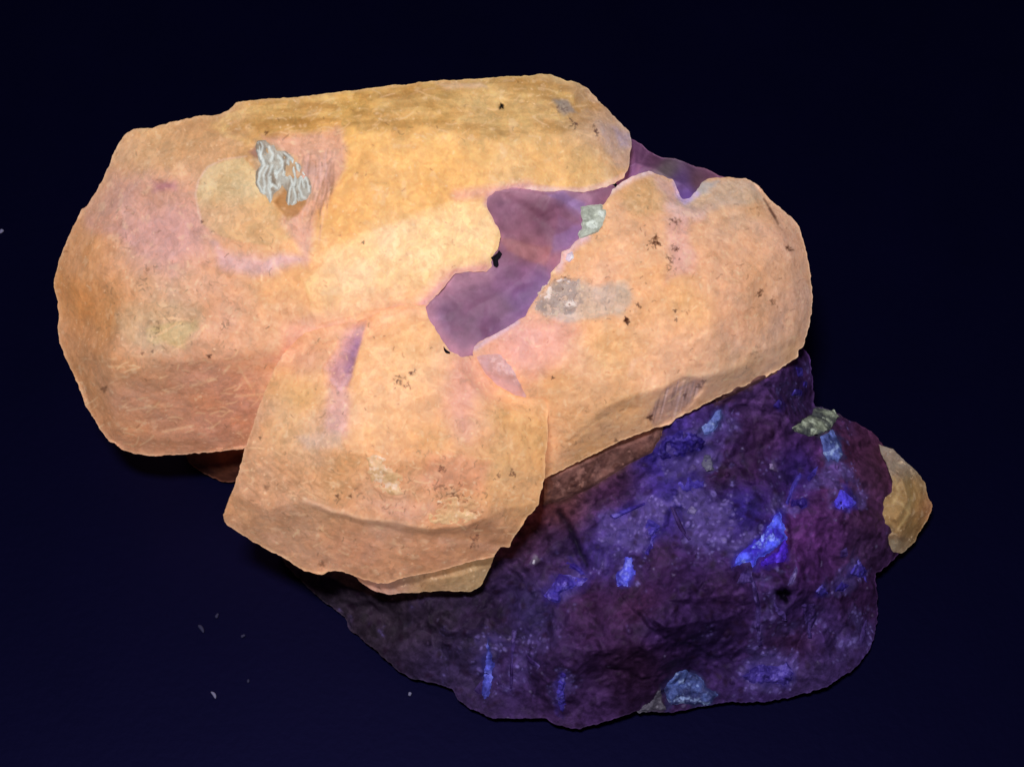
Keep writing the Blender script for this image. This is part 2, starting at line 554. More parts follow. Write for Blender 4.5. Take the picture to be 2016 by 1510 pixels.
def grain(pos, col, seed, amt=.10, pale=(255, 222, 180)):
    g = fbm(pos, 5.5, 4, seed)
    col = col * (1 + amt * g)[:, None]
    hue = fbm(pos, 2.2, 3, seed + 8)
    col = col * (1 + np.stack([0 * hue, -.04 * hue, -.16 * hue], 1))
    wv = .05 * np.stack([fbm(pos, 7, 2, seed + 40), fbm(pos, 7, 2, seed + 41), fbm(pos, 7, 2, seed + 42)], 1)
    for sc_, am in ((7.0, .05), (16.0, .07), (30.0, .06)):
        d1, d2, r, off = cells(pos + wv, sc_, seed + 2)
        col = col * (1 + am * (r[:, 1] - .5) * 2)[:, None] * (1 + .05 * np.stack([0 * d1, r[:, 2] - .5, 2 * (r[:, 2] - .5)], 1))
        if sc_ == 16.0:
            fl = (1 - sstep(d1, .12, .34)) * (r[:, 0] > .8)
            col = over(col, fl, pale, .4)
            dk = (1 - sstep(d2 - d1, .0, .10)) * (r[:, 3] > .72)
            col = over(col, dk, (170, 112, 72), .14)
    hi = sstep(fbm(pos, 9, 3, seed + 5), .5, .95)
    col = over(col, hi, pale, .22)
    lum = col @ np.array([.3, .59, .11])
    soft = lum[:, None] * np.array([1.12, .97, .86])
    return (col * .92 + soft * .08) * np.array([.99, .97, .96])

# ---- large crystal -------------------------------------------------
BIG_OUT = [(262,254,.0),(300,252,.1),(340,240,.2),(390,229,.25),(425,227,.3),(452,218,.3),(462,204,.3),(480,199,.3),(510,197,.3),(560,193,.3),
 (625,187,.25),(680,180,.25),(740,173,.25),(830,162,.25),(950,154,.2),(1015,150,.15),(1068,146,.05),(1085,147,.05),(1105,156,.0),(1140,164,.0),
 (1160,178,-.15),(1185,205,-.15),(1215,236,-.1),(1240,262,-.1),(1244,280,0),(1240,305,.15),(1237,328,.3),(1228,350,.45),(1200,366,.55),(1180,371,.6),
 (1148,380,.68),(1110,376,.75),(1082,379,.78),(1040,373,.82),(1008,369,.85),(975,377,.88),(960,390,.9),(958,402,.9),(963,418,.92),(972,434,.93),(983,450,.95),(985,466,.95),
 (981,490,.95),(970,505,.95),(968,525,.96),(958,536,.97),(920,535,.98),(896,540,1.0),(876,563,1.0),(856,585,1.0),(838,603,1.0),
 (830,650,.85),(800,740,.4),(650,830,-.3),(478,883,-.65),
 (430,888,-.7),(370,894,-.75),(300,897,-.75),(278,895,-.75),(262,892,-.75),(240,885,-.72),(227,873,-.7),(215,868,-.7),(197,845,-.7),(185,825,-.7),(167,800,-.68),
 (160,775,-.66),(148,745,-.64),(130,705,-.6),(117,672,-.6),(114,645,-.6),(118,625,-.6),(114,595,-.6),(106,560,-.6),(108,540,-.6),(118,512,-.55),(130,475,-.5),
 (145,445,-.3),(162,412,-.25),(173,404,-.2),(185,385,-.18),(203,352,-.15),(213,330,-.15),(226,296,-.12),(243,268,-.08)]
BIG_IN = [(300,330,.42),(400,296,.55),(520,268,.68),(700,252,.72),(850,248,.75),(1000,282,.82),(1100,264,.7),(1180,258,.45),   # 0-7 upper ridge
 (190,470,.22),(212,545,.42),(240,582,.58),(238,640,.6),(222,702,.55),(218,745,.4),(228,850,-.42),                                # 8-14 left ridge
 (330,712,.72),(430,704,.78),(540,680,.8),(640,652,.9),(730,618,1.0),                                                              # 15-19 lower ridge
 (300,866,-.42),(470,858,-.38),                                                                                                    # 20-21 bottom bevel
 (800,440,1.05),(600,440,.95),(400,450,.82),(300,560,.75),(1000,340,.88),(700,540,1.05),(500,560,.9),                              # 22-28 main face
 (160,640,-.22),(180,780,-.45),(150,560,-.05)]
BIG_ED = [(0,1),(1,2),(2,3),(3,4),(4,5),(5,6),(6,7),(8,9),(9,10),(10,11),(11,12),(12,13),(13,14),(12,15),(15,16),(16,17),(17,18),(18,19),(14,20),(20,21),(0,8)]
BRIGHT_STEP = [(700,470),(770,441),(833,410),(880,395),(955,405),(985,450),(960,530),(900,535),(840,600),(740,610),(620,640),(600,560),(650,500)]
ARC = [(480,310),(440,315),(410,330),(392,355),(386,380),(390,410),(398,440),(430,462),(470,475),(530,482),(572,472),(592,460),(565,430),(535,400),(518,370),(505,340)]
PINKR = [(520,265),(580,261),(640,262),(672,259),(682,290),(676,332),(655,380),(628,420),(618,470),(596,525),(578,480),(562,430),(600,400),(612,350),(585,310),(535,290)]
big_disp = crystal_disp(100, steps=[(BRIGHT_STEP, .018, 4), (ARC, .006, 5), ([(520,268),(660,262),(672,320),(640,400),(600,470),(560,430),(530,350)], -.06, 10),
     ([(462,200),(1100,150),(1180,190),(1000,215),(800,225),(440,260),(425,228)], .025, 5)], pits=[(987, 211, 5, .1), (300, 655, 25, .03), (380, 640, 18, .03), (340, 600, 20, .02)])
BIG = Surface(BIG_OUT, BIG_IN, BIG_ED, 5.0, big_disp, 1, round_=10)

def big_col(px, pos):
    S_ = [(200,300,(222,172,128)),(300,290,(220,172,122)),(400,260,(205,155,105)),(250,400,(212,158,138)),(330,450,(215,160,140)),(180,500,(222,160,110)),(160,590,(215,145,85)),(150,680,(205,145,100)),
     (210,600,(222,155,95)),(330,560,(220,172,135)),(300,640,(212,170,140)),(400,780,(215,150,118)),(300,820,(215,150,112)),(460,820,(205,145,120)),(560,225,(205,158,88)),(700,220,(215,170,95)),
     (880,190,(205,160,92)),(1000,215,(205,165,100)),(1100,200,(198,160,105)),(1170,215,(195,155,125)),(1220,280,(205,165,140)),(750,330,(250,195,118)),(900,300,(240,190,115)),(1050,300,(235,185,115)),
     (650,430,(240,180,108)),(850,370,(245,192,120)),(850,480,(255,208,145)),(780,500,(255,206,145)),(700,560,(255,200,150)),(900,430,(255,210,150)),(560,560,(238,178,118)),(450,640,(228,168,130)),(560,620,(235,178,135)),
     (1150,330,(232,186,120)),(1090,350,(240,190,125)),(420,540,(225,165,125)),(280,480,(215,165,135)),(700,290,(245,188,108))]
    col = blend_samples(px, S_, share=True)
    wp = px_warp(pos, 9, 2.5, 140)
    sm = np.full(len(px), 1e9)
    jl = np.array([(531,748),(545,717),(560,692),(600,655),(640,645),(721,631),(750,612),(800,598),(838,602)], float)
    for a_, b_ in zip(jl[:-1], jl[1:]):
        e_ = b_ - a_; tt = np.clip(((px - a_) @ e_) / (e_ @ e_), 0, 1)
        sm = np.minimum(sm, np.hypot(*(px - a_ - tt[:, None] * e_).T))
    col = over(col, mask_poly(px, BRIGHT_STEP, 5, wp * .8) * sstep(sm, 5, 80), (255, 214, 160), .65)
    col = over(col, (1 - sstep(sm, 0, 60)) * .8, (242, 184, 142), .8)
    col = over(col, mask_poly(px, [(690,300),(960,300),(955,400),(880,392),(833,408),(770,440),(700,468),(640,480),(650,400)], 26, wp * 2), (238, 178, 100), .55)
    col = over(col, mask_poly(px, [(180,430),(330,400),(400,420),(420,520),(330,540),(230,480)], 30, wp * 3), (212, 156, 150), .6)
    col = over(col, mask_poly(px, [(200,330),(330,350),(400,400),(380,430),(220,410)], 30, wp * 3), (210, 158, 142), .5)
    am = mask_poly(px, ARC, 3.5, wp * .6)
    up = sstep(px[:, 1], 420, 370)
    col = over(col, am, (212, 172, 118), .6); col = over(col, am * up, (222, 198, 150), .65)
    col = over(col, mask_line(px, [(486,308),(440,314),(408,330),(391,356),(385,380),(389,412),(397,440)], 3), (225, 190, 165), .6)
    col = over(col, mask_poly(px, [(420,478),(480,500),(540,500),(598,515),(590,532),(500,538),(440,525)], 14, wp * 1.5), (214, 170, 175), .7)
    col = over(col, mask_poly(px, PINKR, 11, wp * 1.4), (218, 164, 148), .75)
    col = over(col, mask_poly(px, [(506,276),(541,284),(577,308),(612,345),(620,385),(600,400),(566,408),(540,390),(508,383),(500,340),(502,300)], 8, wp), (170, 148, 128), .6)
    rg = random.Random(3)
    for k in range(70):       # brown and pale striations in the pink break
        x = rg.uniform(585, 660); y = rg.uniform(290, 360); L = rg.uniform(40, 130)
        x2 = x - L * rg.uniform(-.05, .35)
        dk = rg.random() < .6
        col = over(col, mask_line(px, [(x, y), (x * .6 + x2 * .4 + rg.uniform(-5, 5), y + L * .5), (x2, y + L)], rg.uniform(1.6, 4), 2.5) * mask_poly(px, [(560,300),(680,290),(650,400),(622,500),(580,490),(560,430),(600,390)], 8),
                   (165, 112, 84) if dk else (230, 182, 165), rg.uniform(.15, .5))
    col = over(col, mask_poly(px, [(538,398),(558,372),(572,345),(588,348),(604,372),(604,400),(590,425),(570,436)], 4, wp * .4), (182, 126, 70), .9)
    col = over(col, mask_poly(px, [(488,300),(508,285),(516,318),(500,308)], 5), (150, 100, 95), .7)
    col = over(col, mask_poly(px, [(235,610),(300,590),(390,600),(400,660),(380,690),(330,700),(250,690),(232,650)], 14, wp * 2), (200, 168, 132), .6)
    col = over(col, mask_poly(px, [(290,640),(380,630),(395,650),(370,690),(300,680)], 8, wp * 2), (205, 180, 120), .55)
    for ln in ([(325,625),(380,632)], [(300,665),(345,640)], [(340,690),(385,665),(405,640)], [(215,722),(245,722)], [(375,760),(420,748)], [(465,780),(518,776)], [(250,808),(300,800)], [(470,722),(495,765)],
               [(440,735),(452,720)], [(320,850),(380,838)]):
        col = over(col, mask_line(px, ln, 4), (240, 195, 150), .55)
    # yellow upper bank: pale cracks and ochre patches
    for poly in ([(690,215),(860,200),(880,240),(800,262),(700,250)], [(860,255),(990,262),(985,280),(900,270)], [(760,180),(830,168),(850,190),(770,200)], [(1000,170),(1140,172),(1170,205),(1010,205)],
                 [(440,235),(560,215),(640,210),(620,235),(520,255)]):
        col = over(col, mask_poly(px, poly, 9, wp * 2.2), (192, 144, 76), .6)
    for ln in ([(690,180),(702,215),(712,250)], [(965,160),(975,200)], [(862,205),(900,235),(915,260)], [(640,190),(670,215)], [(995,262),(1000,285)], [(1015,218),(1040,245)], [(450,225),(440,260),(490,280)],
               [(740,215),(800,190),(860,190)]):
        col = over(col, mask_line(px + wp * .8, ln, 7, 6), (236, 194, 122), .4)
    band = mask_poly(px, [(430,205),(700,170),(1100,140),(1200,210),(1100,262),(1000,275),(850,245),(520,262),(420,250)], 10, wp * 2)
    stk = fbm(pos, 5, 5, 160, .6, (.35, 1.6, 1.6))
    col = over(col, band * sstep(stk, .05, .6), (182, 132, 66), .55)
    col = over(col, band * sstep(-stk, .1, .7), (238, 196, 124), .5)
    col = over(col, mask_poly(px, [(860,166),(950,158),(965,168),(880,178)], 6, wp), (222, 185, 150), .7)
    col = over(col, mask_poly(px, [(1090,205),(1120,195),(1135,215),(1110,228)], 6, wp), (150, 145, 150), .7)
    col = over(col, mask_poly(px, [(1175,240),(1215,245),(1238,270),(1238,320),(1215,335),(1190,300)], 10, wp * 1.5), (205, 172, 160), .75)
    col = over(col, mask_poly(px, [(1205,250),(1240,262),(1242,290),(1222,290)], 7, wp), (185, 160, 175), .8)
    for ln in ([(838,602),(858,582),(876,561),(898,540),(958,534)], [(958,402),(962,388),(1000,370),(1080,378),(1150,379)]):
        col = over(col, mask_line(px + wp * .5, ln, 12, 9), (200, 140, 158), .85)
    # pink halo towards the purple pocket
    for ln, wd in (([(900,385),(960,378),(1040,366)], 18), ([(838,600),(880,545),(960,530)], 26), ([(960,400),(980,445)], 8)):
        col = over(col, mask_line(px, ln, wd, wd * .7), (232, 165, 160), .6)
    col = over(col, mask_line(px, [(1040,372),(1140,378),(1190,366),(1236,344)], 9, 7), (244, 202, 190), .8)
    col = over(col, mask_poly(px, [(560,650),(640,640),(720,630),(800,600),(760,640),(640,720),(540,720)], 18, wp * 2), (232, 165, 145), .6)
    col = grain(pos, col, 150)
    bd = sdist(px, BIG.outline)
    col = over(col, (1 - sstep(bd, 1, 8)) * sstep(px[:, 0], 1000, 900) , (238, 190, 150), .2)  # pale outline band: edge glow and frosted wear painted in
    col = hairs(px, col, 90, (150, 700, 520, 880), 501, -.2)
    col = hairs(px, col, 70, (430, 170, 1180, 270), 502, -.1)
    col = hairs(px, col, 60, (200, 250, 1000, 640), 503, .6, a=(.1, .3), ln=(5, 16))
    col = hairs(px, col, 40, (150, 400, 480, 860), 504, -.15, (150, 100, 70), (.1, .35), (6, 22))
    col = ticks(px, col, 210, (120, 160, 1230, 880), 5)
    col = ticks(px, col, 60, (200, 560, 480, 720), 6, dark=(120, 95, 75))
    col = clusters(px, col, [(310,645,14,8,.5),(285,560,14,6,.5),(300,520,20,8,.4),(440,640,14,5,.5),(245,470,30,8,.35),(240,430,16,6,.4),(325,610,30,10,.35)], 7, (105, 75, 60))
    col = clusters(px, col, [(1130,243,9,7,.7),(1172,258,8,6,.7),(1110,212,14,9,.5)], 8, (70, 35, 45))
    col = spots(px, col, [(412,701,4.5,.85),(205,766,6,.6),(300,692,3,.6),(398,437,3,.7),(280,696,3,.6),(322,365,12,.35),(715,478,3.5,.7),(524,262,4,.7)], (85, 48, 35))
    col = over(col, mask_poly(px, [(300,360),(345,360),(345,375),(300,376)], 8, wp), (180, 115, 135), .55)
    col = spots(px, col, [(987, 211, 5, 1.0), (988, 207, 3.5, 1.0)], (12, 6, 10))  # shade inside the hole painted black over its pit
    return col
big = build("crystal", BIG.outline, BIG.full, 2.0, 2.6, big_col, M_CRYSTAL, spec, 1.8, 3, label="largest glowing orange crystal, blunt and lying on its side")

# ---- right crystal ---------------------------------------------------
RIGHT_OUT = [(1205,372,.62),(1225,358,.5),(1245,346,.4),(1278,336,.25),(1300,346,.2),(1325,354,.15),(1333,375,.2),(1343,392,.25),(1358,390,.25),(1372,376,.15),(1381,360,.05),(1395,352,-.05),(1415,350,-.15),
 (1445,350,-.25),(1470,352,-.3),(1490,364,-.3),(1508,385,-.3),(1535,408,-.3),(1560,430,-.3),(1575,447,-.32),(1583,475,-.35),(1590,510,-.35),(1596,545,-.35),(1600,580,-.35),(1598,610,-.35),(1594,640,-.35),(1588,662,-.35),
 (1582,683,-.35),(1573,688,-.3),(1571,703,-.25),(1545,720,-.15),(1500,745,.0),(1430,775,.15),(1385,797,.2),(1340,820,.3),(1330,823,.32),(1325,833,.3),(1305,839,.32),(1290,842,.35),(1235,862,.35),(1180,888,.35),
 (1130,912,.35),(1085,935,.35),(1072,943,.35),(1040,900,.5),(960,800,.8),(935,735,1.0),(930,700,1.08),(932,683,1.08),(945,672,1.08),(972,660,1.08),(1000,643,1.07),(1018,632,1.06),(1035,622,1.05),(1045,600,1.05),(1066,573,1.03),(1085,552,1.0),
 (1083,538,1.0),(1102,518,.98),(1106,496,.95),(1120,492,.93),(1130,478,.92),(1143,466,.9),(1148,448,.87),(1146,425,.82),(1150,408,.78),(1188,405,.7),(1200,386,.66)]
RIGHT_IN = [(1300,380,.5),(1380,425,.55),(1480,392,.05),(1540,462,.15),(1566,560,.15),(1560,655,.1),           # 0-5 rim ridge
 (1500,703,.45),(1421,731,.72),(1345,748,.92),(1308,766,.92),(1262,780,.98),(1185,812,.95),(1120,868,.72),        # 6-12 lower ridge
 (1300,550,1.05),(1400,560,.95),(1480,560,.7),(1200,650,1.15),(1100,720,1.18),(1230,460,.9),(1400,660,.95),(1020,730,1.15),(1060,820,.9)]
RIGHT_ED = [(0,1),(1,2),(2,3),(3,4),(4,5),(5,6),(6,7),(7,8),(8,9),(9,10),(10,11),(11,12)]
CRUST = [(1087,552),(1110,546),(1145,549),(1180,562),(1230,560),(1248,584),(1240,606),(1228,620),(1193,626),(1150,632),(1120,640),(1095,640),(1070,622),(1046,602),(1066,573)]
TOPGREY = [(1378,358),(1415,351),(1460,352),(1489,363),(1503,396),(1434,407),(1380,425),(1350,432),(1317,407),(1345,393),(1362,388)]
VIOLOW = [(1342,744),(1389,750),(1386,762),(1357,795),(1326,830),(1288,842),(1275,818),(1310,766)]
right_disp = crystal_disp(200, steps=[(CRUST, -.02, 6), (VIOLOW, -.06, 5), ([(1345,748),(1262,780),(1185,812),(1120,868),(1180,830),(1290,790)], -.03, 8)], pits=[(1280, 822, 5, .06), (1233, 632, 4, .05)])
RIGHT = Surface(RIGHT_OUT, RIGHT_IN, RIGHT_ED, 5.0, right_disp, 2, round_=7)

def right_col(px, pos):
    S_ = [(1300,430,(228,174,135)),(1250,500,(238,180,130)),(1400,520,(236,180,145)),(1500,500,(234,178,140)),(1350,600,(244,186,128)),(1450,620,(226,170,138)),(1200,700,(244,188,128)),(1100,760,(238,182,128)),
     (1350,700,(236,178,140)),(1550,620,(216,166,138)),(1200,790,(225,170,122)),(1300,710,(246,188,146)),(1100,690,(238,176,145)),(1130,880,(225,170,118)),(1020,690,(235,165,150)),(1260,390,(212,165,115)),(1450,420,(222,176,140)),
     (1560,480,(225,170,138)),(1450,740,(218,172,138)),(1550,700,(225,176,142)),(1240,420,(230,176,138)),(1000,760,(232,178,128)),(1200,550,(232,175,138))]
    col = blend_samples(px, S_, share=True)
    wp = px_warp(pos, 9, 2.5, 240)
    col = over(col, mask_poly(px, CRUST, 9, wp), (205, 182, 168), .8)
    col = over(col, mask_poly(px, CRUST, 12, wp * 1.4) * sstep(fbm(pos, 9, 4, 244), .15, .6) * sstep(px[:, 0], 1215, 1120), (120, 108, 112), .6)
    col = over(col, mask_poly(px, TOPGREY, 8, wp), (212, 182, 160), .85)
    col = over(col, mask_poly(px, [(1378,358),(1420,352),(1400,368),(1362,400)], 7, wp), (160, 170, 185), .6)
    col = over(col, mask_line(px, [(1328,360),(1335,385),(1348,398),(1372,382)], 9, 6), (190, 165, 225), .7)
    col = over(col, mask_poly(px, [(1290,340),(1330,358),(1345,400),(1400,415),(1380,440),(1330,440),(1300,380)], 14, wp * 1.5), (220, 175, 165), .7)
    col = over(col, mask_poly(px, [(1228,385),(1290,355),(1320,390),(1310,420),(1240,430)], 12, wp), (210, 164, 108), .6)
    col = over(col, mask_poly(px, [(1310,430),(1360,430),(1360,540),(1310,545)], 14, wp * 1.5), (225, 170, 160), .7)
    col = over(col, mask_poly(px, VIOLOW, 8, wp), (186, 142, 130), .75)
    rg = random.Random(5)
    for k in range(26):
        x = rg.uniform(1285, 1375); y = rg.uniform(745, 770); L = rg.uniform(20, 70)
        col = over(col, mask_line(px, [(x, y), (x - L * .25, y + L)], rg.uniform(2, 3.4)) * mask_poly(px, VIOLOW, 4), (120, 88, 88) if rg.random() < .45 else (225, 185, 175), .55)
    col = over(col, mask_poly(px, [(1167,814),(1215,775),(1262,779),(1225,800),(1185,840)], 8, wp), (210, 158, 108), .6)
    col = over(col, mask_line(px, [(1240,738),(1245,715),(1265,705)], 8), (248, 196, 160), .5)
    col = over(col, mask_line(px, [(1345,747),(1421,730),(1500,704),(1570,684)], 10, 6), (246, 196, 160), .6)
    col = over(col, mask_line(px, [(1195,380),(1222,362),(1246,348),(1280,337)], 13, 7), (238, 205, 212), .9)
    col = over(col, mask_line(px, [(1100,528),(1108,505),(1130,482),(1152,468)], 16, 9), (232, 190, 205), .8)
    col = over(col, mask_line(px, [(935,685),(972,662),(1018,634)], 9, 6), (225, 185, 200), .8)
    col = over(col, mask_poly(px, [(990,650),(1080,640),(1140,650),(1090,720),(1040,740)], 22, wp * 2), (236, 168, 152), .6)
    col = grain(pos, col, 250)
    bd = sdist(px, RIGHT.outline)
    col = over(col, (1 - sstep(bd, 1, 9)) * sstep(px[:, 0], 1440, 1540), (240, 190, 150), .25)  # right-hand rim: edge glow and wear painted as paler colour
    col = over(col, (1 - sstep(bd, 1, 7)) * sstep(px[:, 1], 700, 740) * sstep(px[:, 0], 1060, 1090), (245, 195, 150), .25)  # lower rim, painted edge glow and wear again
    col = hairs(px, col, 110, (1060, 400, 1590, 880), 505, -.5, a=(.1, .35), ln=(5, 20))
    col = hairs(px, col, 60, (1090, 740, 1560, 930), 506, -.45)
    col = ticks(px, col, 150, (1050, 370, 1590, 900), 15)
    col = ticks(px, col, 45, (1040, 540, 1240, 640), 16, dark=(90, 75, 75))
    col = ticks(px, col, 40, (1090, 840, 1340, 940), 18, dark=(150, 90, 60))
    col = clusters(px, col, [(1292,480,11,16,.85),(1290,468,6,5,.8),(1330,436,12,9,.7),(1328,490,8,8,.6),(1326,510,14,8,.6),(1320,522,12,8,.5),(1495,578,7,8,.8),(1520,595,9,6,.5),(1555,491,6,6,.85),
          (1233,632,6,7,.9),(1258,602,7,4,.7),(1100,590,30,18,.6),(1112,548,12,6,.6),(1490,700,16,7,.3)], 17)
    col = over(col, mask_line(px, [(1504,392),(1518,415),(1532,441)], 4, 2), (110, 70, 55), .7)
    col = over(col, mask_line(px, [(1515,412),(1526,428)], 6, 2), (90, 52, 42), .7)
    col = spots(px, col, [(1280,822,6,.9),(1233,628,4.5,.95),(1235,636,4,.9),(1329,612,3.5,.85),(1331,630,3.5,.7),(1088,744,3.5,.7),(1213,867,4,.6),(1376,760,5,.6),(1348,778,4,.6),(1385,752,5,.5)], (70, 32, 25))
    return col
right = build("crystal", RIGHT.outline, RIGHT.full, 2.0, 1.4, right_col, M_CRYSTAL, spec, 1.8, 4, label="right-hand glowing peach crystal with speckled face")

# ---- lower front crystal -------------------------------------------------
LOW_OUT = [(721,631,1.02),(680,637,.98),(640,645,.95),(600,655,.92),(560,692,.95),(545,717,1.0),(531,748,1.02),(510,797,1.04),(496,842,1.03),(482,885,1.0),(476,908,.97),(468,935,.95),(455,972,.88),(438,1014,.7),(442,1028,.6),
 (465,1045,.5),(490,1062,.45),(520,1078,.4),(555,1095,.38),(588,1118,.35),(615,1128,.35),(635,1131,.38),(645,1124,.42),(672,1125,.45),(695,1133,.45),(715,1141,.42),(745,1149,.4),(762,1150,.4),(793,1136,.48),(850,1127,.52),(900,1113,.58),(940,1103,.6),
 (972,1097,.6),(980,1085,.65),(985,1076,.68),(1003,1078,.66),(1010,1060,.72),(1036,1019,.85),(1046,1011,.9),(1060,994,.95),(1064,970,.98),(1072,940,1.0),(1075,890,1.02),(1079,850,1.03),(1079,800,1.04),(1068,785,1.12),
 (1037,783,1.17),(1014,779,1.2),(980,760,1.2),(956,738,1.17),(934,700,1.14),(910,703,1.14),(885,692,1.14),(868,665,1.13),(845,628,1.1),(838,602,1.05),(800,598,1.0),(750,612,1.0)]
LOW_IN = [(497,893,1.12),(580,888,1.3),(660,888,1.45),(760,905,1.52),(880,905,1.5),(1000,900,1.3),                 # 0-5 top/step ridge
 (520,1000,1.02),(600,986,1.2),(650,1006,1.22),(725,1026,1.25),(780,1031,1.26),(840,1044,1.26),(920,1036,1.22),(955,1018,1.25),(1010,1000,1.1),   # 6-14 lip
 (720,780,1.4),(850,800,1.42),(960,830,1.4),(600,780,1.2),(700,700,1.2),(800,680,1.2),
 (655,1014,1.07),(725,1035,1.05),(842,1054,1.02),(922,1046,1.03)]
LOW_ED = [(0,1),(1,2),(2,3),(3,4),(4,5),(6,7),(7,8),(8,9),(9,10),(10,11),(11,12),(12,13),(13,14),(21,22),(22,23),(23,24)]
SLIT = [(690,640),(723,634),(713,670),(698,716),(686,760),(664,768),(640,752),(636,722),(660,690),(670,660)]
LILAC = [(936,702),(960,696),(985,698),(1006,721),(1022,750),(1037,784),(1014,779),(979,760),(955,737)]
WTRI = [(717,889),(745,892),(772,905),(790,932),(807,958),(806,972),(790,979),(760,977),(735,960),(722,932)]
YCRUST = [(860,982),(890,975),(928,972),(951,992),(948,1022),(920,1034),(880,1037),(842,1042),(838,1020),(850,1000)]
SEAM_BIG = [(531,748),(545,717),(560,692),(600,655),(640,645),(721,631),(750,612),(800,598),(838,602)]
SEAM_RIGHT = [(934,700),(956,738),(980,760),(1014,779),(1037,783),(1068,785),(1079,800)]
def near_line(px, line):
    d = np.full(len(px), 1e9)
    for a, b in zip(np.array(line[:-1], float), np.array(line[1:], float)):
        e = b - a
        tt = np.clip(((px - a) @ e) / (e @ e), 0, 1)
        d = np.minimum(d, np.hypot(*(px - a - tt[:, None] * e).T))
    return d
low_disp = crystal_disp(300, steps=[(SLIT, -.05, 5), (WTRI, .02, 3)], pits=[(940, 1050, 12, .05), (640, 1112, 8, .04)])
LOW = Surface(LOW_OUT, LOW_IN, LOW_ED, 4.0, low_disp, 3, round_=3.5)

_lf = LOW.full
def low_front(px):
    t = _lf(px)
    for host, line, wd in ((BIG, SEAM_BIG, 46), (RIGHT, SEAM_RIGHT, 40)):
        d = near_line(px, line)
        k = d < wd
        if k.any():
            h = host.full(px[k]) + .004
            m = sstep(d[k], 0, wd)
            if host is BIG:     # the lower left end of the join is a free edge
                m = np.maximum(m, sstep(px[k, 1], 670, 740))
            t[k] = np.maximum(h, h * (1 - m) + t[k] * m)
    return t
LOW.full = low_front

def low_col(px, pos):
    S_ = [(600,780,(228,178,112)),(560,850,(222,168,112)),(650,830,(218,166,140)),(800,700,(252,196,134)),(950,740,(234,170,145)),(1000,810,(230,180,118)),(720,830,(246,190,134)),(920,830,(234,174,138)),(600,860,(214,174,136)),
     (560,940,(212,155,112)),(650,940,(218,162,112)),(850,870,(234,176,118)),(850,930,(222,160,122)),(1000,910,(232,178,116)),(1040,970,(222,165,112)),(560,1050,(214,158,122)),(480,1010,(210,155,118)),(700,1080,(212,150,118)),(850,1090,(212,150,115)),(950,1060,(200,142,108)),
     (740,1000,(222,165,128)),(600,700,(230,170,140)),(760,640,(248,190,140)),(1050,850,(230,174,112)),(900,660,(245,188,138)),(700,760,(250,192,140))]
    col = blend_samples(px, S_, share=True)
    wp = px_warp(pos, 8, 2.5, 340)
    dk = sstep(px[:, 0] - (723 + (px[:, 1] - 634) * -.3), -60, 0)
    edge = sstep((723 + (px[:, 1] - 634) * -.29) - px[:, 0], -3, 4)
    col = over(col, mask_poly(px, [(a + 8, b) for a, b in SLIT], 15, wp) * edge, (198, 142, 158), .9)
    col = over(col, mask_poly(px, [(700,640),(722,634),(713,670),(698,716),(688,745),(676,730),(690,690)], 9, wp * .5) * edge, (158, 112, 152), .8)
    col = over(col, mask_poly(px, [(638,755),(690,760),(680,860),(640,860)], 14, wp * 1.5), (218, 165, 160), .7)
    col = over(col, mask_line(px, [(655,748),(668,765),(690,740)], 8, 5), (228, 180, 190), .7)
    col = over(col, (1 - sstep(near_line(px, SEAM_BIG[2:]), 0, 50)) * .8 * (1 - sstep(px[:, 1], 655, 700)), (242, 184, 142), .8)
    col = over(col, mask_poly(px, [(900,700),(935,720),(920,870),(870,800)], 18, wp * 2), (232, 165, 148), .6)
    col = over(col, mask_poly(px, [(586,860),(670,850),(672,884),(600,884)], 8, wp), (214, 178, 158), .6)
    col = over(col, mask_poly(px, [(850,890),(960,910),(950,970),(830,950)], 14, wp * 1.6), (220, 150, 118), .6)
    col = over(col, mask_line(px, [(600,985),(650,1004),(725,1024),(780,1029),(840,1041)], 9, 5), (238, 185, 150), .6)
    col = over(col, mask_poly(px, [(730,985),(860,990),(842,1036),(760,1020)], 10, wp), (230, 172, 145), .6)
    col = over(col, mask_line(px, [(870,1065),(920,1070),(975,1080)], 12, 7), (222, 165, 135), .6)
    for k in range(9):
        x = 490 + 16 * k
        col = over(col, mask_line(px, [(x, 895 + 6 * k), (x + 45, 935 + 5 * k)], 4), (180, 125, 88) if k % 2 else (228, 175, 130), .3)
    col = grain(pos, col, 350)
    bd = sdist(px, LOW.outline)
    col = over(col, (1 - sstep(bd, 1, 7)) * sstep(px[:, 1], 720, 800), (238, 185, 140), .25)  # paler rim painted for edge glow and worn edges
    col = hairs(px, col, 100, (460, 880, 1040, 1130), 507, .12)
    col = hairs(px, col, 50, (470, 900, 640, 1060), 508, .6, (150, 100, 70), (.1, .35), (8, 40))
    col = hairs(px, col, 70, (540, 650, 1070, 900), 509, .7, a=(.1, .3), ln=(5, 16))
    col = ticks(px, col, 130, (470, 640, 1070, 1100), 25)
    col = ticks(px, col, 60, (640, 960, 960, 1010), 26, dark=(90, 70, 55))
    col = ticks(px, col, 40, (700, 880, 960, 990), 27, dark=(90, 70, 55))
    col = clusters(px, col, [(785,748,12,14,.75),(800,758,10,6,.6),(815,735,7,5,.7),(900,972,28,16,.6),(860,965,22,9,.55),(935,1060,20,14,.5),(870,925,10,5,.6),(1010,930,5,5,.7),(980,935,8,5,.5)], 28, (95, 48, 40))
    col = spots(px, col, [(664,976,4,.8),(690,976,3.5,.7),(525,960,6,.4),(634,1110,6,.5),(770,1125,10,.25),(512,862,3,.7),(935,1010,3,.6)], (90, 55, 40))
    return col
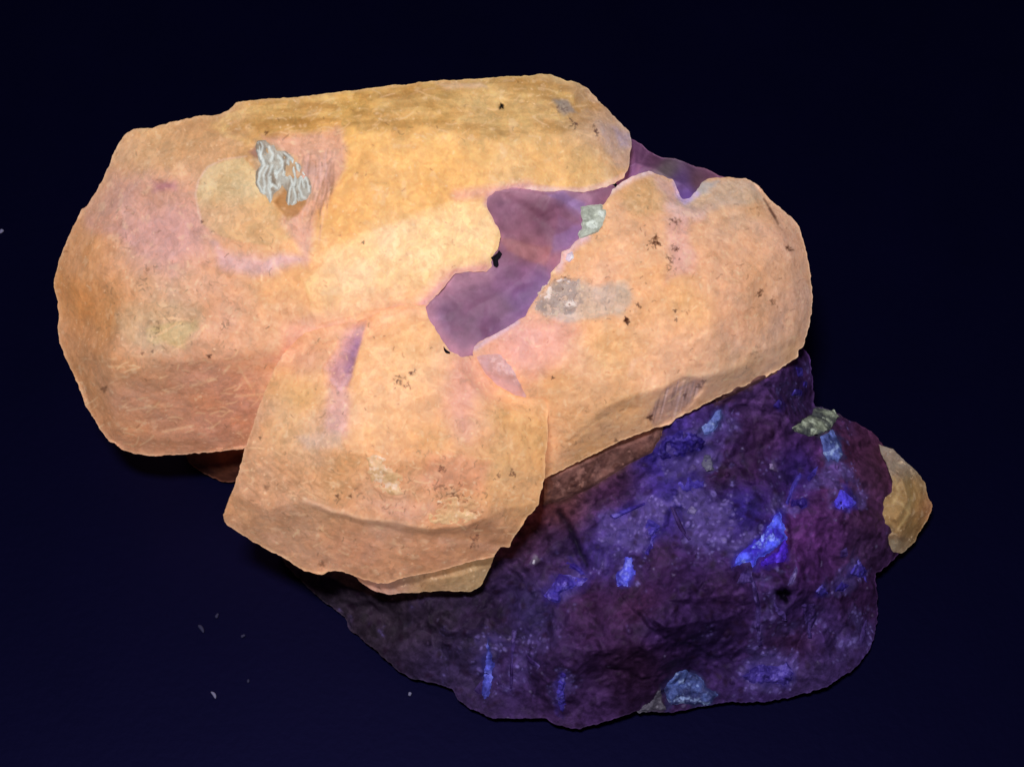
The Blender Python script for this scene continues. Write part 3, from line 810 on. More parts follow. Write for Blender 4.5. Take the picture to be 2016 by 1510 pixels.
low = build("crystal", LOW.outline, LOW.full, 2.0, 1.5, low_col, M_CRYSTAL, spec, 1.8, 5, label="squat front crystal overhanging the rock, with a broken lower lip")

# broken tip under the front crystal
TIP = Surface([(690,1120,.2),(710,1146,.16),(740,1163,.1),(762,1169,.08),(830,1166,.1),(870,1162,.12),(928,1166,.12),(945,1156,.15),(958,1131,.2),(967,1113,.25),(975,1090,.3),(940,1070,.3),(800,1080,.3),(700,1100,.25)],
              [(850,1140,.28),(920,1128,.34)], (), 3, crystal_disp(380), 8)
def tip_col(px, pos):
    col = blend_samples(px, [(740,1155,(185,135,118)),(850,1150,(185,145,108)),(920,1130,(178,146,108)),(950,1110,(175,142,105))])
    return ticks(px, grain(pos, col, 390), 14, (700, 1100, 960, 1165), 31)
build("crystal_tip", TIP.outline, TIP.full, 2.2, 1.0, tip_col, M_CRYSTAL, low, 1.8, 6)

# ---- purple pocket between the crystals -----------------------------------
def purple_disp(px, pos):
    a, _ = facets(pos, 1.5, 401, .45, .04, 14)
    return a + .010 * fbm(pos, 5, 3, 402)
PURP = Surface([(1210,365,.7),(1180,360,.7),(1100,362,.78),(1040,358,.82),(960,362,.88),(940,400,.9),(965,450,.92),(960,520,.93),(900,525,.96),(840,570,.98),(820,610,.97),(850,665,.95),(880,705,.98),(915,718,1.0),(950,690,1.0),(1000,660,1.0),
     (1050,620,.96),(1090,565,.92),(1120,520,.85),(1150,480,.8),(1165,440,.72),(1205,410,.68),(1215,385,.69)],
     [(1060,430,.78),(1080,500,.84),(930,610,.92),(1000,570,.9),(1120,400,.68)], (), 3, purple_disp, 9)
def purp_col(px, pos):
    col = blend_samples(px, [(1000,400,(128,84,128)),(1040,440,(125,78,112)),(1100,440,(128,78,118)),(1060,420,(122,74,108)),(1040,490,(145,88,108)),(1085,500,(150,92,118)),(1030,540,(128,82,138)),(1065,555,(114,82,156)),(1040,585,(110,78,150)),
       (940,600,(124,84,130)),(900,580,(140,98,142)),(870,620,(128,94,148)),(960,640,(118,82,138)),(910,680,(128,90,134)),(1125,470,(112,82,148)),(1130,385,(118,94,158)),(1170,385,(138,88,130)),(1000,380,(148,100,132))], 25)
    wp = px_warp(pos, 6, 4, 440)
    col = over(col, mask_poly(px, [(895,600),(930,575),(985,585),(1010,610),(975,640),(930,665),(885,655),(875,620)], 7, wp), (108, 70, 112), .5)
    col = over(col, mask_poly(px, [(960,395),(985,388),(1000,400),(985,412)], 6, wp), (98, 62, 100), .6)
    for ln, wd, a_ in (([(960,385),(1000,370),(1075,378),(1150,382)], 22, .55), ([(840,602),(860,580),(885,552),(950,538)], 30, .6), ([(840,602),(868,660),(905,702),(930,690)], 16, .45), ([(1050,605),(1090,555),(1105,515),(1145,465)], 8, .4)):
        col = over(col, mask_line(px, ln, wd, wd * .7), (170, 122, 160), a_)
    for poly, c_ in (([(1100,425),(1125,440),(1148,450),(1135,480),(1112,500),(1085,500)], (122, 88, 158)), ([(985,470),(1040,478),(1090,492),(1075,520),(1000,500)], (158, 98, 106)), ([(1075,378),(1110,376),(1150,400),(1140,420),(1100,392)], (128, 104, 182)),
                     ([(1060,400),(1110,405),(1140,440),(1085,470),(1050,440)], (118, 70, 108))):
        col = over(col, mask_poly(px, poly, 5, wp), c_, .6)
    g = fbm(pos, 6, 4, 441)
    lum = (col @ np.array([.3, .59, .11]))[:, None]
    col = col * .72 + lum * np.array([1.25, .92, 1.1]) * .28
    return col * (1.42 * (1 + .2 * g))[:, None] * np.array([1.1, 1.0, .84])
_pf = PURP.full
def pocket_front(px):
    t = _pf(px)
    for q in (BIG, RIGHT, LOW):
        k = sdist(px, q.outline) > -4
        if k.any():
            t[k] = np.minimum(t[k], q.full(px[k]) - .005)
    return t
PURP.full = pocket_front
purple = build("purple_pocket", PURP.outline, PURP.full, 2.4, .8, purp_col, M_PURPLE, spec, 1.5, 7, label="translucent purple mineral filling the gap between the crystals")

PTOP = Surface([(1215,255,-.45),(1243,274,-.4),(1261,282,-.4),(1285,303,-.4),(1305,312,-.4),(1330,312,-.4),(1345,318,-.4),(1370,330,-.4),(1385,332,-.42),(1412,345,-.42),(1440,352,-.45),(1450,380,-.4),(1400,430,-.2),(1330,440,-.2),(1250,400,0),(1200,350,0)],
     [(1290,330,.02),(1345,365,.02),(1250,320,.05)], (), 3, purple_disp, 10)
def ptop_col(px, pos):
    col = blend_samples(px, [(1260,310,(128,82,122)),(1290,315,(122,78,112)),(1245,340,(140,95,145)),(1310,335,(128,112,118)),(1340,360,(112,82,138)),(1350,385,(108,82,150)),(1375,355,(118,84,100)),(1400,345,(135,90,118))], 14)
    for ln in ([(1262,290),(1255,335)], [(1275,300),(1250,345)], [(1262,283),(1305,312)]):
        col = over(col, mask_line(px, ln, 5), (158, 108, 150), .5)
    return col * (1 + .14 * fbm(pos, 6, 4, 451))[:, None]
build("purple_rock", PTOP.outline, PTOP.full, 2.4, 1.2, ptop_col, M_PURPLE, spec, 1.5, 8, label="purple rock showing behind the crystals at the top right")

# openings beside the pocket: black slabs stand in for the shade inside
def dark_pit(poly, host, seed):
    f = lambda px: np.maximum(host.full(px), PURP.full(px)) + .012
    return build("opening_shade", poly, f, 1.6, .1, lambda px, pos: (14, 6, 22), M_ROCK, purple, .8, seed)
dark_pit([(982,492),(989,500),(985,508),(980,512),(982,522),(978,528),(971,524),(970,512),(966,508),(974,502),(980,497)], BIG, 70)
dark_pit([(873,681),(878,688),(887,693),(886,697),(878,696),(874,690)], LOW, 71)

BL = [(56, 44, 165), (84, 94, 232), (130, 146, 252)]
VI = [(52, 36, 120), (74, 62, 166), (112, 100, 200)]
VD = [(52, 34, 86), (72, 54, 118), (98, 80, 148)]
LB = [(62, 72, 130), (98, 114, 186), (140, 160, 205)]
OL = [(70, 74, 76), (130, 138, 122), (172, 182, 164)]
BROWN = [(84, 54, 50), (122, 84, 78), (140, 100, 92)]
ROCK_PATCHES = [
 ("glow_ledge", [(1072,935),(1085,925),(1130,900),(1235,850),(1310,828),(1305,860),(1285,892),(1240,915),(1200,940),(1160,965),(1110,985),(1066,1000)], BROWN, M_CRUST, .05, None),  # crystals' orange glow on the rock, painted as a raised brown band
 ("glow_ledge", [(1400,780),(1450,758),(1525,722),(1535,735),(1500,752),(1450,778),(1410,795)], [(70, 44, 46), (98, 66, 66), (110, 78, 74)], M_CRUST, .04, None),  # same painted glow further along the crystal edge
 ("blue_patch", [(1536,1005),(1545,1030),(1550,1060),(1530,1080),(1495,1100),(1482,1122),(1476,1105),(1458,1112),(1438,1120),(1446,1100),(1460,1080),(1490,1062),(1515,1030),(1527,1006)], BL, M_BLUE, .08, "bright electric blue patch on the rock"),
 ("violet_patch", [(1548,1052),(1553,1085),(1546,1106),(1520,1113),(1484,1124),(1496,1102),(1530,1082)], [(58, 28, 150), (74, 42, 190), (90, 60, 215)], M_BLUE, .05, None),
 ("violet_grain", [(1655,960),(1675,975),(1690,990),(1675,1002),(1645,1002),(1640,988)], [(58, 44, 170), (78, 66, 205), (96, 90, 225)], M_BLUE, .05, None),
 ("olive_flake", [(1604,803),(1625,805),(1640,809),(1656,820),(1640,836),(1634,846),(1614,856),(1590,860),(1570,852),(1558,843),(1575,830),(1598,815)], OL, M_CRUST, .08, "flaky olive green crust at the right shoulder of the rock"),
 ("pale_blue_flake", [(1615,860),(1640,845),(1656,875),(1661,893),(1650,911),(1636,905),(1630,912),(1620,890),(1618,875)], LB, M_CRUST, .06, None),
 ("pale_blue_flake", [(1420,805),(1422,822),(1405,850),(1386,855),(1378,840),(1395,830),(1410,808)], LB, M_CRUST, .05, None),
 ("grey_flake", [(1385,895),(1400,893),(1408,925),(1390,930),(1379,915)], [(66, 60, 96), (92, 90, 114), (120, 120, 135)], M_CRUST, .04, None),
 ("violet_patch", [(1308,856),(1340,845),(1372,852),(1400,872),(1380,890),(1345,900),(1300,906),(1294,880)], [(42, 30, 105), (56, 44, 138), (78, 66, 160)], M_ROCK, .03, None),
 ("blue_grain", [(1245,1095),(1250,1130),(1236,1156),(1215,1150),(1208,1130),(1225,1115),(1230,1098)], [(58, 50, 160), (84, 86, 204), (118, 122, 222)], M_BLUE, .07, None),
 ("violet_grain", [(1297,1047),(1278,1097),(1265,1092),(1284,1052)], VI, M_ROCK, .06, None),
 ("violet_streak", [(1199,1015),(1240,997),(1270,988),(1270,994),(1240,1008),(1210,1023)], VI, M_ROCK, .05, None),
 ("violet_patch", [(1162,1137),(1127,1131),(1098,1126),(1090,1145),(1072,1168),(1080,1184),(1104,1190),(1106,1168),(1146,1152)], VI, M_ROCK, .05, None),
 ("violet_grain", [(1290,1024),(1302,1040),(1283,1060),(1262,1040),(1278,1020)], VI, M_ROCK, .05, None),
 ("violet_streak", [(1318,995),(1328,1000),(1352,1050),(1362,1062),(1355,1064),(1335,1040)], VD, M_ROCK, .05, None),
 ("violet_grain", [(1360,995),(1375,1003),(1368,1014),(1350,1010)], [(80, 70, 130), (104, 92, 150), (120, 110, 160)], M_ROCK, .05, None),
 ("violet_grain", [(1330,948),(1355,935),(1390,945),(1385,962),(1345,968)], VI, M_ROCK, .03, None),
 ("blue_streak", [(960,1250),(966,1268),(972,1300),(972,1340),(964,1368),(953,1377),(944,1362),(950,1320),(957,1275)], [(48, 48, 120), (76, 80, 178), (100, 104, 200)], M_BLUE, .05, "tall blue streak low on the left of the rock"),
 ("violet_streak", [(944,1342),(952,1336),(950,1368),(938,1366),(933,1358)], VD, M_ROCK, .03, None),
 ("violet_streak", [(1105,1319),(1119,1328),(1114,1350),(1117,1387),(1108,1408),(1096,1387),(1092,1358)], VI, M_ROCK, .05, None),
 ("violet_streak", [(1008,1240),(1018,1240),(1012,1290),(1010,1360),(1002,1362),(1004,1290)], VD, M_ROCK, .03, None),
 ("violet_streak", [(1030,1275),(1040,1290),(1065,1310),(1060,1316),(1040,1305)], VD, M_ROCK, .03, None),
 ("pale_blue_crust", [(1350,1316),(1380,1330),(1393,1350),(1414,1367),(1397,1387),(1370,1390),(1346,1386),(1319,1392),(1302,1352),(1316,1340),(1330,1322)], [(46, 50, 96), (78, 94, 158), (130, 148, 195)], M_CRUST, .06, "pale blue granular crust at the foot of the rock"),
 ("grey_flake", [(1302,1353),(1304,1380),(1316,1397),(1290,1401),(1256,1399),(1282,1379),(1294,1358)], [(66, 62, 76), (92, 88, 104), (112, 108, 122)], M_CRUST, .05, None),
 ("violet_crust", [(1501,1303),(1525,1310),(1549,1299),(1565,1323),(1555,1353),(1530,1345),(1505,1348),(1475,1345),(1457,1330),(1480,1312)], [(50, 38, 112), (74, 60, 150), (104, 90, 180)], M_ROCK, .06, None),
 ("violet_vein", [(1478,1141),(1486,1141),(1494,1175),(1498,1200),(1497,1240),(1503,1272),(1493,1274),(1488,1235),(1488,1198)], VD, M_ROCK, .05, "thin pale violet vein running down the rock"),
 ("violet_flake", [(1471,1112),(1480,1125),(1487,1148),(1450,1148),(1458,1130)], VD, M_ROCK, .05, None),
 ("violet_flake", [(1569,1112),(1571,1126),(1560,1150),(1548,1155),(1556,1134)], [(86, 70, 130), (108, 92, 160), (135, 120, 180)], M_ROCK, .05, None),
 ("violet_flake", [(1619,1147),(1630,1168),(1618,1174),(1604,1166)], VI, M_ROCK, .05, None),
 ("violet_flake", [(1657,1144),(1674,1152),(1660,1164),(1640,1164)], VI, M_ROCK, .05, None),
 ("violet_flake", [(1673,1130),(1690,1098),(1706,1122),(1707,1147),(1695,1138)], VI, M_ROCK, .05, None),
 ("violet_flake", [(1707,1215),(1706,1250),(1698,1270),(1690,1260),(1696,1235)], VD, M_ROCK, .05, None),
 ("violet_flake", [(1522,1178),(1530,1192),(1549,1205),(1552,1226),(1540,1222),(1526,1206)], VD, M_ROCK, .05, None),
 ("violet_flake", [(1577,1190),(1605,1186),(1608,1215),(1598,1240),(1600,1258),(1590,1256),(1585,1225)], VD, M_ROCK, .05, None),
 ("violet_streak", [(1600,925),(1612,915),(1606,935),(1592,950),(1588,940)], VI, M_ROCK, .05, None),
 ("violet_streak", [(1560,950),(1575,930),(1580,936),(1562,965),(1552,995),(1546,990)], VI, M_ROCK, .05, None),
 ("violet_grain", [(1554,985),(1575,980),(1590,978),(1590,1000),(1578,1002),(1566,996),(1556,1004)], VI, M_ROCK, .05, None),
 ("violet_grain", [(1565,722),(1580,724),(1582,740),(1570,742)], VI, M_ROCK, .05, None),
 ("violet_grain", [(1582,748),(1590,752),(1588,764),(1580,760)], VI, M_ROCK, .05, None),
 ("violet_grain", [(1565,765),(1580,768),(1578,778),(1556,780)], VI, M_ROCK, .05, None),
 ("violet_streak", [(1532,785),(1540,790),(1534,806),(1520,802)], VI, M_ROCK, .05, None),
 ("white_grain", [(1514,912),(1522,912),(1523,924),(1515,924)], [(130, 110, 160), (160, 145, 185), (195, 185, 215)], M_CRUST, .05, None),
 ("white_grain", [(1050,1100),(1055,1101),(1052,1112),(1047,1110)], [(150, 145, 170), (180, 178, 195), (210, 210, 220)], M_CRUST, .05, None),
 ("violet_streak", [(1108,1108),(1118,1100),(1150,1120),(1160,1135),(1140,1130)], VI, M_ROCK, .03, None),
 ("violet_streak", [(1655,1085),(1668,1075),(1670,1095),(1652,1100)], VD, M_ROCK, .03, None),
]

# ---- matrix rock ------------------------------------------------------------
MAT_OUT = [(1560,640,-.9),(1583,683,-.95),(1597,712,-1.0),(1600,745,-1.05),(1603,800,-1.1),(1625,804,-1.1),(1650,815,-1.1),(1672,825,-1.1),(1690,835,-1.15),(1720,852,-1.2),(1735,875,-1.25),(1770,900,-1.3),(1800,1000,-1.3),(1790,1060,-1.2),
 (1760,1104,-1.1),(1738,1120,-1.0),(1722,1130,-.95),(1727,1165,-.9),(1728,1200,-.9),(1725,1245,-.85),(1715,1275,-.8),(1680,1320,-.65),(1630,1350,-.55),(1570,1370,-.5),(1500,1383,-.45),(1430,1381,-.45),(1390,1390,-.43),(1320,1402,-.4),(1255,1399,-.4),
 (1215,1412,-.36),(1160,1430,-.32),(1125,1434,-.3),(1095,1426,-.32),(1070,1412,-.35),(1040,1413,-.35),(1004,1414,-.35),(971,1415,-.35),(930,1396,-.4),(905,1381,-.45),(890,1355,-.5),(868,1346,-.55),(848,1342,-.58),(830,1340,-.6),(808,1334,-.62),
 (780,1318,-.66),(750,1290,-.75),(720,1265,-.8),(688,1237,-.88),(678,1215,-.95),(650,1195,-1.0),(620,1170,-1.05),(590,1140,-1.1),(565,1118,-1.15),(540,1080,-1.2),(600,1000,-1.0),(800,850,-.6),(1000,720,-.3),(1200,640,-.2),(1400,600,-.5)]
MAT_IN = [(1110,930,.27),(1200,890,.24),(1300,850,.16),(1400,800,.06),(1500,760,-.12),(1540,735,-.25),            # 0-5 under the crystal edge
 (1065,1000,.12),(1150,1010,.0),(1250,960,.02),(1350,940,.0),(1450,900,-.15),(1570,850,-.45),(1650,900,-.6),(1720,930,-.8),
 (1090,1100,.0),(1200,1080,.18),(1300,1040,.2),(1420,1020,.15),(1520,1010,.1),(1620,1000,-.1),(1700,1050,-.5),
 (1100,1190,.2),(1220,1170,.4),(1310,1180,.5),(1310,1232,.62),(1465,1172,.5),(1560,1160,.35),(1640,1150,-.1),
 (1150,1280,.36),(1310,1262,.42),(1450,1215,.34),(1560,1190,.2),(1600,1260,-.1),(1500,1310,-.1),(1350,1330,-.15),(1200,1350,-.05),(1050,1300,.0),(950,1250,-.05),(850,1200,-.2),(750,1180,-.4),(650,1140,-.7),(900,1320,-.3),(1000,1370,-.2),(1680,1230,-.45),
 (900,1000,-.2),(1080,1050,-.1)]
MAT_ED = [(21,22),(22,23),(23,25),(25,26)]
MAT_OUT = [(a, b, c + (.14 if b > 1250 else .05 if b > 1100 else 0)) for a, b, c in MAT_OUT]
MAT_POLY = [(a, b) for a, b, c in MAT_OUT]
def rock_disp(px, pos):
    wv = .05 * np.stack([fbm(pos, 2.5, 3, 501), fbm(pos, 2.5, 3, 502), fbm(pos, 2.5, 3, 503)], 1)
    p2 = np.stack([pos[:, 0] + wv[:, 0] * 2.2, pos @ VU + wv[:, 1] * 2.2], 1)
    d = .22 * tin(p2, .8, 511, .4)[0] + .19 * tin(p2, 1.8, 513, 1.3)[0]
    e = .05 * tin(p2, 4.2, 515, .9)[0] + .018 * tin(p2, 9.5, 517, 2.1)[0] - .07 * mask_line(px, [(1101,1010),(1120,1035),(1140,1080),(1155,1112)], 12, 8)
    f1, f2, rr, _ = cells(pos + wv * .6, 8.0, 571)
    e = e + .03 * (1 - sstep(f1, .1, .45)) * (rr[:, 0] > .5)
    d = d + e + .008 * fbm(pos, 6, 4, 531)
    d = d * (.3 + .7 * sstep(sdist(px, MAT_POLY), 0, 80))
    d -= .3 * np.exp(-((px[:, 0] - 1543) ** 2 + (px[:, 1] - 1171) ** 2) / 150.0)
    return d
MAT = Surface(MAT_OUT, MAT_IN, MAT_ED, 6.0, rock_disp, 12)
ZONES = [([(1190,1020),(1230,1000),(1270,985),(1300,1005),(1330,965),(1340,935),(1385,945),(1440,975),(1462,1010),(1440,1060),(1380,1075),(1350,1060),(1318,1010),(1290,1090),(1255,1158),(1210,1155),(1222,1095),(1195,1075)], 16, 1.0),
 ([(1075,1180),(1090,1140),(1130,1120),(1165,1130),(1185,1080),(1205,1080),(1200,1125),(1140,1165),(1105,1195)], 14, .9), ([(1295,850),(1350,842),(1410,850),(1420,880),(1390,945),(1330,960),(1298,900)], 16, .85),
 ([(1665,880),(1610,915),(1560,975),(1500,1000),(1440,1055),(1440,1125),(1480,1090),(1520,1030),(1560,1015),(1620,965),(1690,925)], 18, .9), ([(1630,960),(1690,945),(1705,1000),(1660,1015)], 14, .7),
 ([(1600,1180),(1640,1140),(1690,1090),(1725,1100),(1715,1150),(1660,1180)], 16, .8), ([(1455,1330),(1500,1295),(1560,1300),(1575,1340),(1540,1370),(1470,1360)], 16, .9), ([(1480,1120),(1500,1120),(1510,1300),(1480,1300)], 12, .6),
 ([(1520,730),(1590,700),(1600,800),(1530,810)], 18, .6), ([(1400,795),(1440,790),(1440,850),(1385,870)], 14, .7), ([(1085,1310),(1125,1315),(1125,1410),(1085,1400)], 12, .75), ([(925,1250),(985,1250),(985,1385),(925,1385)], 14, .6),
 ([(1000,1230),(1070,1240),(1080,1330),(1000,1370)], 16, .4), ([(1560,1180),(1620,1180),(1640,1260),(1560,1270)], 18, .5), ([(1680,1190),(1720,1200),(1710,1280),(1670,1290)], 14, .5), ([(1480,1130),(1580,1110),(1580,1150),(1490,1160)], 14, .5)]
def rock_col(px, pos):
    col = blend_samples(px, [(1100,960,(112,72,66)),(1180,915,(104,70,78)),(1090,1000,(95,56,60)),(1200,970,(62,34,62)),(1300,880,(52,42,128)),(1340,860,(58,44,112)),(1400,860,(58,40,92)),(1480,780,(72,48,92)),(1560,740,(70,46,92)),(1590,780,(58,38,78)),  # leading brown entries: crystals' orange glow painted into the rock
      (1420,920,(54,28,56)),(1480,920,(46,24,56)),(1500,860,(56,32,66)),(1580,930,(48,34,98)),(1680,880,(70,38,64)),(1700,930,(74,44,72)),(1730,900,(76,42,62)),(1640,930,(78,38,68)),(1330,980,(54,44,120)),(1290,1020,(56,42,118)),(1220,1040,(58,46,120)),(1400,1040,(48,36,98)),
      (1460,1000,(46,36,110)),(1180,1090,(52,40,100)),(1300,1090,(50,28,58)),(1380,1090,(46,28,66)),(1100,1060,(44,30,62)),(1590,1050,(82,42,96)),(1640,1060,(72,38,86)),(1600,1110,(68,36,86)),(1700,1030,(60,34,62)),(1690,1080,(66,44,78)),
      (1150,1180,(54,30,62)),(1250,1190,(58,32,62)),(1300,1240,(46,28,66)),(1420,1160,(48,28,62)),(1400,1250,(38,24,60)),(1250,1300,(44,24,48)),(1550,1200,(52,34,80)),(1620,1220,(58,40,88)),(1560,1260,(54,30,60)),(1660,1260,(52,38,80)),(1680,1180,(50,28,62)),
      (1500,1350,(52,36,84)),(1600,1330,(56,42,84)),(1100,1380,(56,36,74)),(1000,1340,(52,36,76)),(950,1200,(40,28,52)),(850,1220,(40,31,46)),(750,1200,(42,34,44)),(640,1150,(44,37,46)),(900,1300,(46,36,64)),(1050,1200,(42,34,72))], 30)  # dark lower-left entries carry some of the overhang's shade in the colour
    wv = .1 * np.stack([fbm(pos, 3, 3, 551), fbm(pos, 3, 3, 552), fbm(pos, 3, 3, 553)], 1)
    w5 = .05 * np.stack([fbm(pos, 2.5, 3, 501), fbm(pos, 2.5, 3, 502), fbm(pos, 2.5, 3, 503)], 1)
    p2 = np.stack([pos[:, 0] + w5[:, 0] * 2.2, pos @ VU + w5[:, 1] * 2.2], 1)
    s0 = tin(p2, 1.8, 513, 1.3)[1]; s1 = tin(p2, 4.2, 515, .9)[1]; s2 = tin(p2, 9.5, 517, 2.1)[1]
    col = col * (1.5 + .22 * s0 + .3 * s1 + .28 * s2)[:, None] * np.array([1.02, .95, 1.08])  # random tone per break face, painted to stand in for weak facet shading
    # violet dust lodged on the broken faces
    v = fbm(pos, 2.6, 5, 561, .6)
    f1, f2, rr, _ = cells(pos + wv * .6, 8.0, 571)
    zone = np.zeros(len(px))
    zw = px_warp(pos, 26, 2.2, 565) + px_warp(pos, 10, 6, 567)
    for poly, sf, a in ZONES:
        zone = np.maximum(zone, a * mask_poly(px, poly, sf, zw))
    m = sstep(v + .9 * zone, .2, .85) * (.12 + .88 * zone)
    col = over(col, m, (94, 78, 152), .8)
    blob = (1 - sstep(f1, .18, .34)) * (rr[:, 0] > .55) * sstep(zone + .4 * v, .1, .6)
    col = over(col, blob, (132, 114, 202), .75)
    sp = (1 - sstep(f1, .08, .2)) * (rr[:, 1] > .9)
    col = over(col, sp, (150, 135, 190), .55)
    g1, g2, r3, _ = cells(pos + wv * .5, 17.0, 574)
    col = col * (1 + .5 * (r3[:, 0] - .5))[:, None]
    fine = (1 - sstep(g1, .15, .42)) * (r3[:, 1] > .5) * sstep(zone + .5 * v, .1, .6)
    col = over(col, fine, (136, 120, 205), .75)
    col = over(col, mask_line(px, [(1101,1010),(1120,1035),(1140,1080),(1155,1112)], 10, 7), (14, 10, 28), .8)
    dkb = (1 - sstep(f1, .2, .5)) * (rr[:, 2] > .6)
    col = over(col, dkb, (40, 20, 44), .55)
    # pale veins along some of the fractures
    wpp = px_warp(pos, 12, 5, 595)
    for nm, poly, cols, mt, h, lb in ROCK_PATCHES:
        col = over(col, mask_poly(px, poly, 6, wpp), cols[0], .6)
    g = fbm(pos, 7, 4, 591)
    col = col * (1 + .28 * g)[:, None]
    return spots(px, col, [(1543, 1171, 15, .95)], (8, 4, 14))  # darkness of the cavity painted over its hollow
rock = build("matrix_rock", MAT.outline, MAT.full, 2.3, 1.5, rock_col, M_ROCK, spec, 2.6, 9, label="dark purple host rock under the crystals")

# small bit of rock seen in the gap under the large crystal
STUB = Surface([(355,880,-1.7),(375,915,-1.8),(405,935,-1.85),(440,950,-1.85),(470,945,-1.8),(490,960,-1.7),(560,930,-1.4),(560,840,-1.2),(400,840,-1.4)], [(440,910,-1.5),(480,890,-1.3)], (), 3, rock_disp, 13)
build("rock_stub", STUB.outline, STUB.full, 3, 1.0, lambda px, pos: blend_samples(px, [(390,905,(60,45,45)),(450,915,(130,75,50)),(480,930,(90,55,55))]), M_ROCK, spec, 2, 10)

# ---- small crystal at the far right -----------------------------------------
SM = Surface([(1728,872,-1.15),(1758,884,-1.15),(1790,915,-1.2),(1810,935,-1.25),(1822,953,-1.3),(1827,975,-1.3),(1835,992,-1.3),(1833,1005,-1.3),(1823,1028,-1.25),(1800,1065,-1.2),(1776,1089,-1.1),(1755,1086,-1.0),(1738,1072,-.9),(1735,1058,-.85),(1742,1050,-.8),
    (1730,1035,-.75),(1722,1010,-.75),(1718,995,-.75),(1735,985,-.75),(1756,970,-.8),(1757,945,-.85),(1748,920,-.95),(1735,895,-1.05)],
    [(1775,945,-.72),(1790,985,-.7),(1800,1010,-.8),(1762,1020,-.55),(1770,1055,-.75),(1745,1045,-.85)], [(0,1),(1,2),(3,4)], 4, crystal_disp(600, amp=2.6), 14)
def sm_col(px, pos):
    col = blend_samples(px, [(1750,900,(165,145,130)),(1775,920,(155,138,120)),(1780,960,(185,145,85)),(1760,1000,(188,148,92)),(1790,1030,(165,125,75)),(1800,990,(175,138,82)),(1755,1075,(165,140,110)),(1825,1000,(185,125,90))], 25)
    col = over(col, mask_poly(px, [(1735,1050),(1775,1055),(1790,1062),(1740,1066)], 5), (115, 85, 65), .6)
    col = over(col, mask_poly(px, [(1740,1062),(1765,1062),(1770,1080),(1745,1080)], 6), (185, 162, 128), .7)
    for ln in ([(1775,990),(1790,1010),(1765,1045)], [(1760,940),(1770,970),(1758,990)], [(1795,980),(1788,1005)]):
        col = over(col, mask_line(px, ln, 5), (215, 178, 115), .6)
    return ticks(px, grain(pos, col * np.array([.68, .70, .74]), 650, .2), 40, (1725, 880, 1830, 1085), 41)
small = build("crystal", SM.outline, SM.full, 2.0, .9, sm_col, M_CRYSTAL, spec, 1.8, 11, label="small tan crystal set in the far right end of the rock")

# ---- flakes, crusts and grains set on the crystals and the rock ----------------
def patch(name, poly, host, h, colfun, mat, parent, seed=0, rug=.03, scale=7.0, step=2.0, rough=5.0, stretch=None, flat=8.0, label=None):
    poly = np.asarray(poly, float)
    hosts = host if isinstance(host, (list, tuple)) else [host]
    def tf(px):
        t = hosts[0].full(px)
        for q in hosts[1:]:
            t = np.maximum(t, q.full(px))
        pos = P3(px, t)
        e = sstep(sdist(px, poly), -1.0, flat)
        rid = 1 - abs(fbm(pos, scale, 4, seed + 700, .55, stretch))
        return t - .014 + e * (.014 + h * .4) + rug * (rid - .75) * (.6 + .7 * e) + rug * .5 * fbm(pos, scale * 2.5, 3, seed + 710)
    cf = colfun if callable(colfun) else (lambda px, pos: flecked(pos, colfun, seed, stretch))
    return build(name, poly, tf, step, .08, cf, mat, parent, rough, seed, label=label)

def flecked(pos, cols, seed, stretch=None):
    a, b_, c = [lin(k) for k in cols]
    n = fbm(pos, 6, 4, seed + 720, .6, stretch)
    col = a + (b_ - a) * sstep(n, -.5, .5)[:, None]
    hi = sstep(fbm(pos, 10, 4, seed + 730, .6, stretch), .25, .7)
    return col + (c - col) * hi[:, None]

WHITE = [(506,276),(524,274),(541,284),(548,295),(563,296),(577,308),(590,320),(608,345),(617,365),(615,387),(602,396),(584,404),(568,408),(560,396),(562,380),(556,368),(549,376),(540,384),(534,404),(525,402),(522,386),(508,381),(500,360),(503,338),(511,324),(503,308),(500,290)]
STRANDS = [[(514,282),(519,292),(513,306),(520,318)], [(508,300),(514,312),(518,322)], [(522,322),(512,340),(510,358),(516,376)], [(528,326),(520,345),(524,366),(520,384)], [(536,326),(530,346),(536,362),(546,372)],
 [(534,350),(532,372),(535,398)], [(548,306),(556,318),(552,334),(544,344)], [(566,318),(570,340),(574,362),(568,384),(566,402)], [(578,320),(582,345),(578,368),(584,388),(578,402)], [(588,326),(594,348),(588,366),(596,384),(606,392)],
 [(598,340),(606,356),(610,376)], [(560,300),(572,312),(584,322)], [(530,290),(538,302),(534,316)]]
def flake_col(px, pos):
    col = flecked(pos, [(160, 144, 126), (194, 190, 178), (220, 226, 220)], 1, (2.2, .8, .8))
    wq = px_warp(pos, 4, 5, 801)
    for ln in STRANDS:
        col = over(col, mask_line(px + wq, ln, 3.6, 3.0), (240, 250, 246), .65)
    return col
def flake_front(px):
    t = BIG.full(px); pos = P3(px, t)
    e = sstep(sdist(px, WHITE), -1, 6)
    wq = px_warp(pos, 4, 5, 801)
    r = np.zeros(len(px))
    for ln in STRANDS:
        r = np.maximum(r, mask_line(px + wq, ln, 5, 5))
    return t - .01 + e * (.012 + .022 * r + .03 * fbm(pos, 8, 4, 805))
build("white_flake", WHITE, flake_front, 1.5, .08, flake_col, M_FLAKE, big, 2.5, 1, label="fibrous silvery white flake")
WG = [(1143,407),(1168,402),(1192,404),(1196,418),(1193,431),(1184,450),(1172,461),(1155,467),(1141,472),(1138,462),(1146,447),(1144,428)]
patch("white_flake", WG, [RIGHT, PURP], .08, [(176, 182, 168), (208, 214, 200), (238, 246, 236)], M_FLAKE, right, 2, .05, 5, 1.7, 2.5, (.9, .9, .6), 4, label="pale greenish white flake beside the purple pocket")
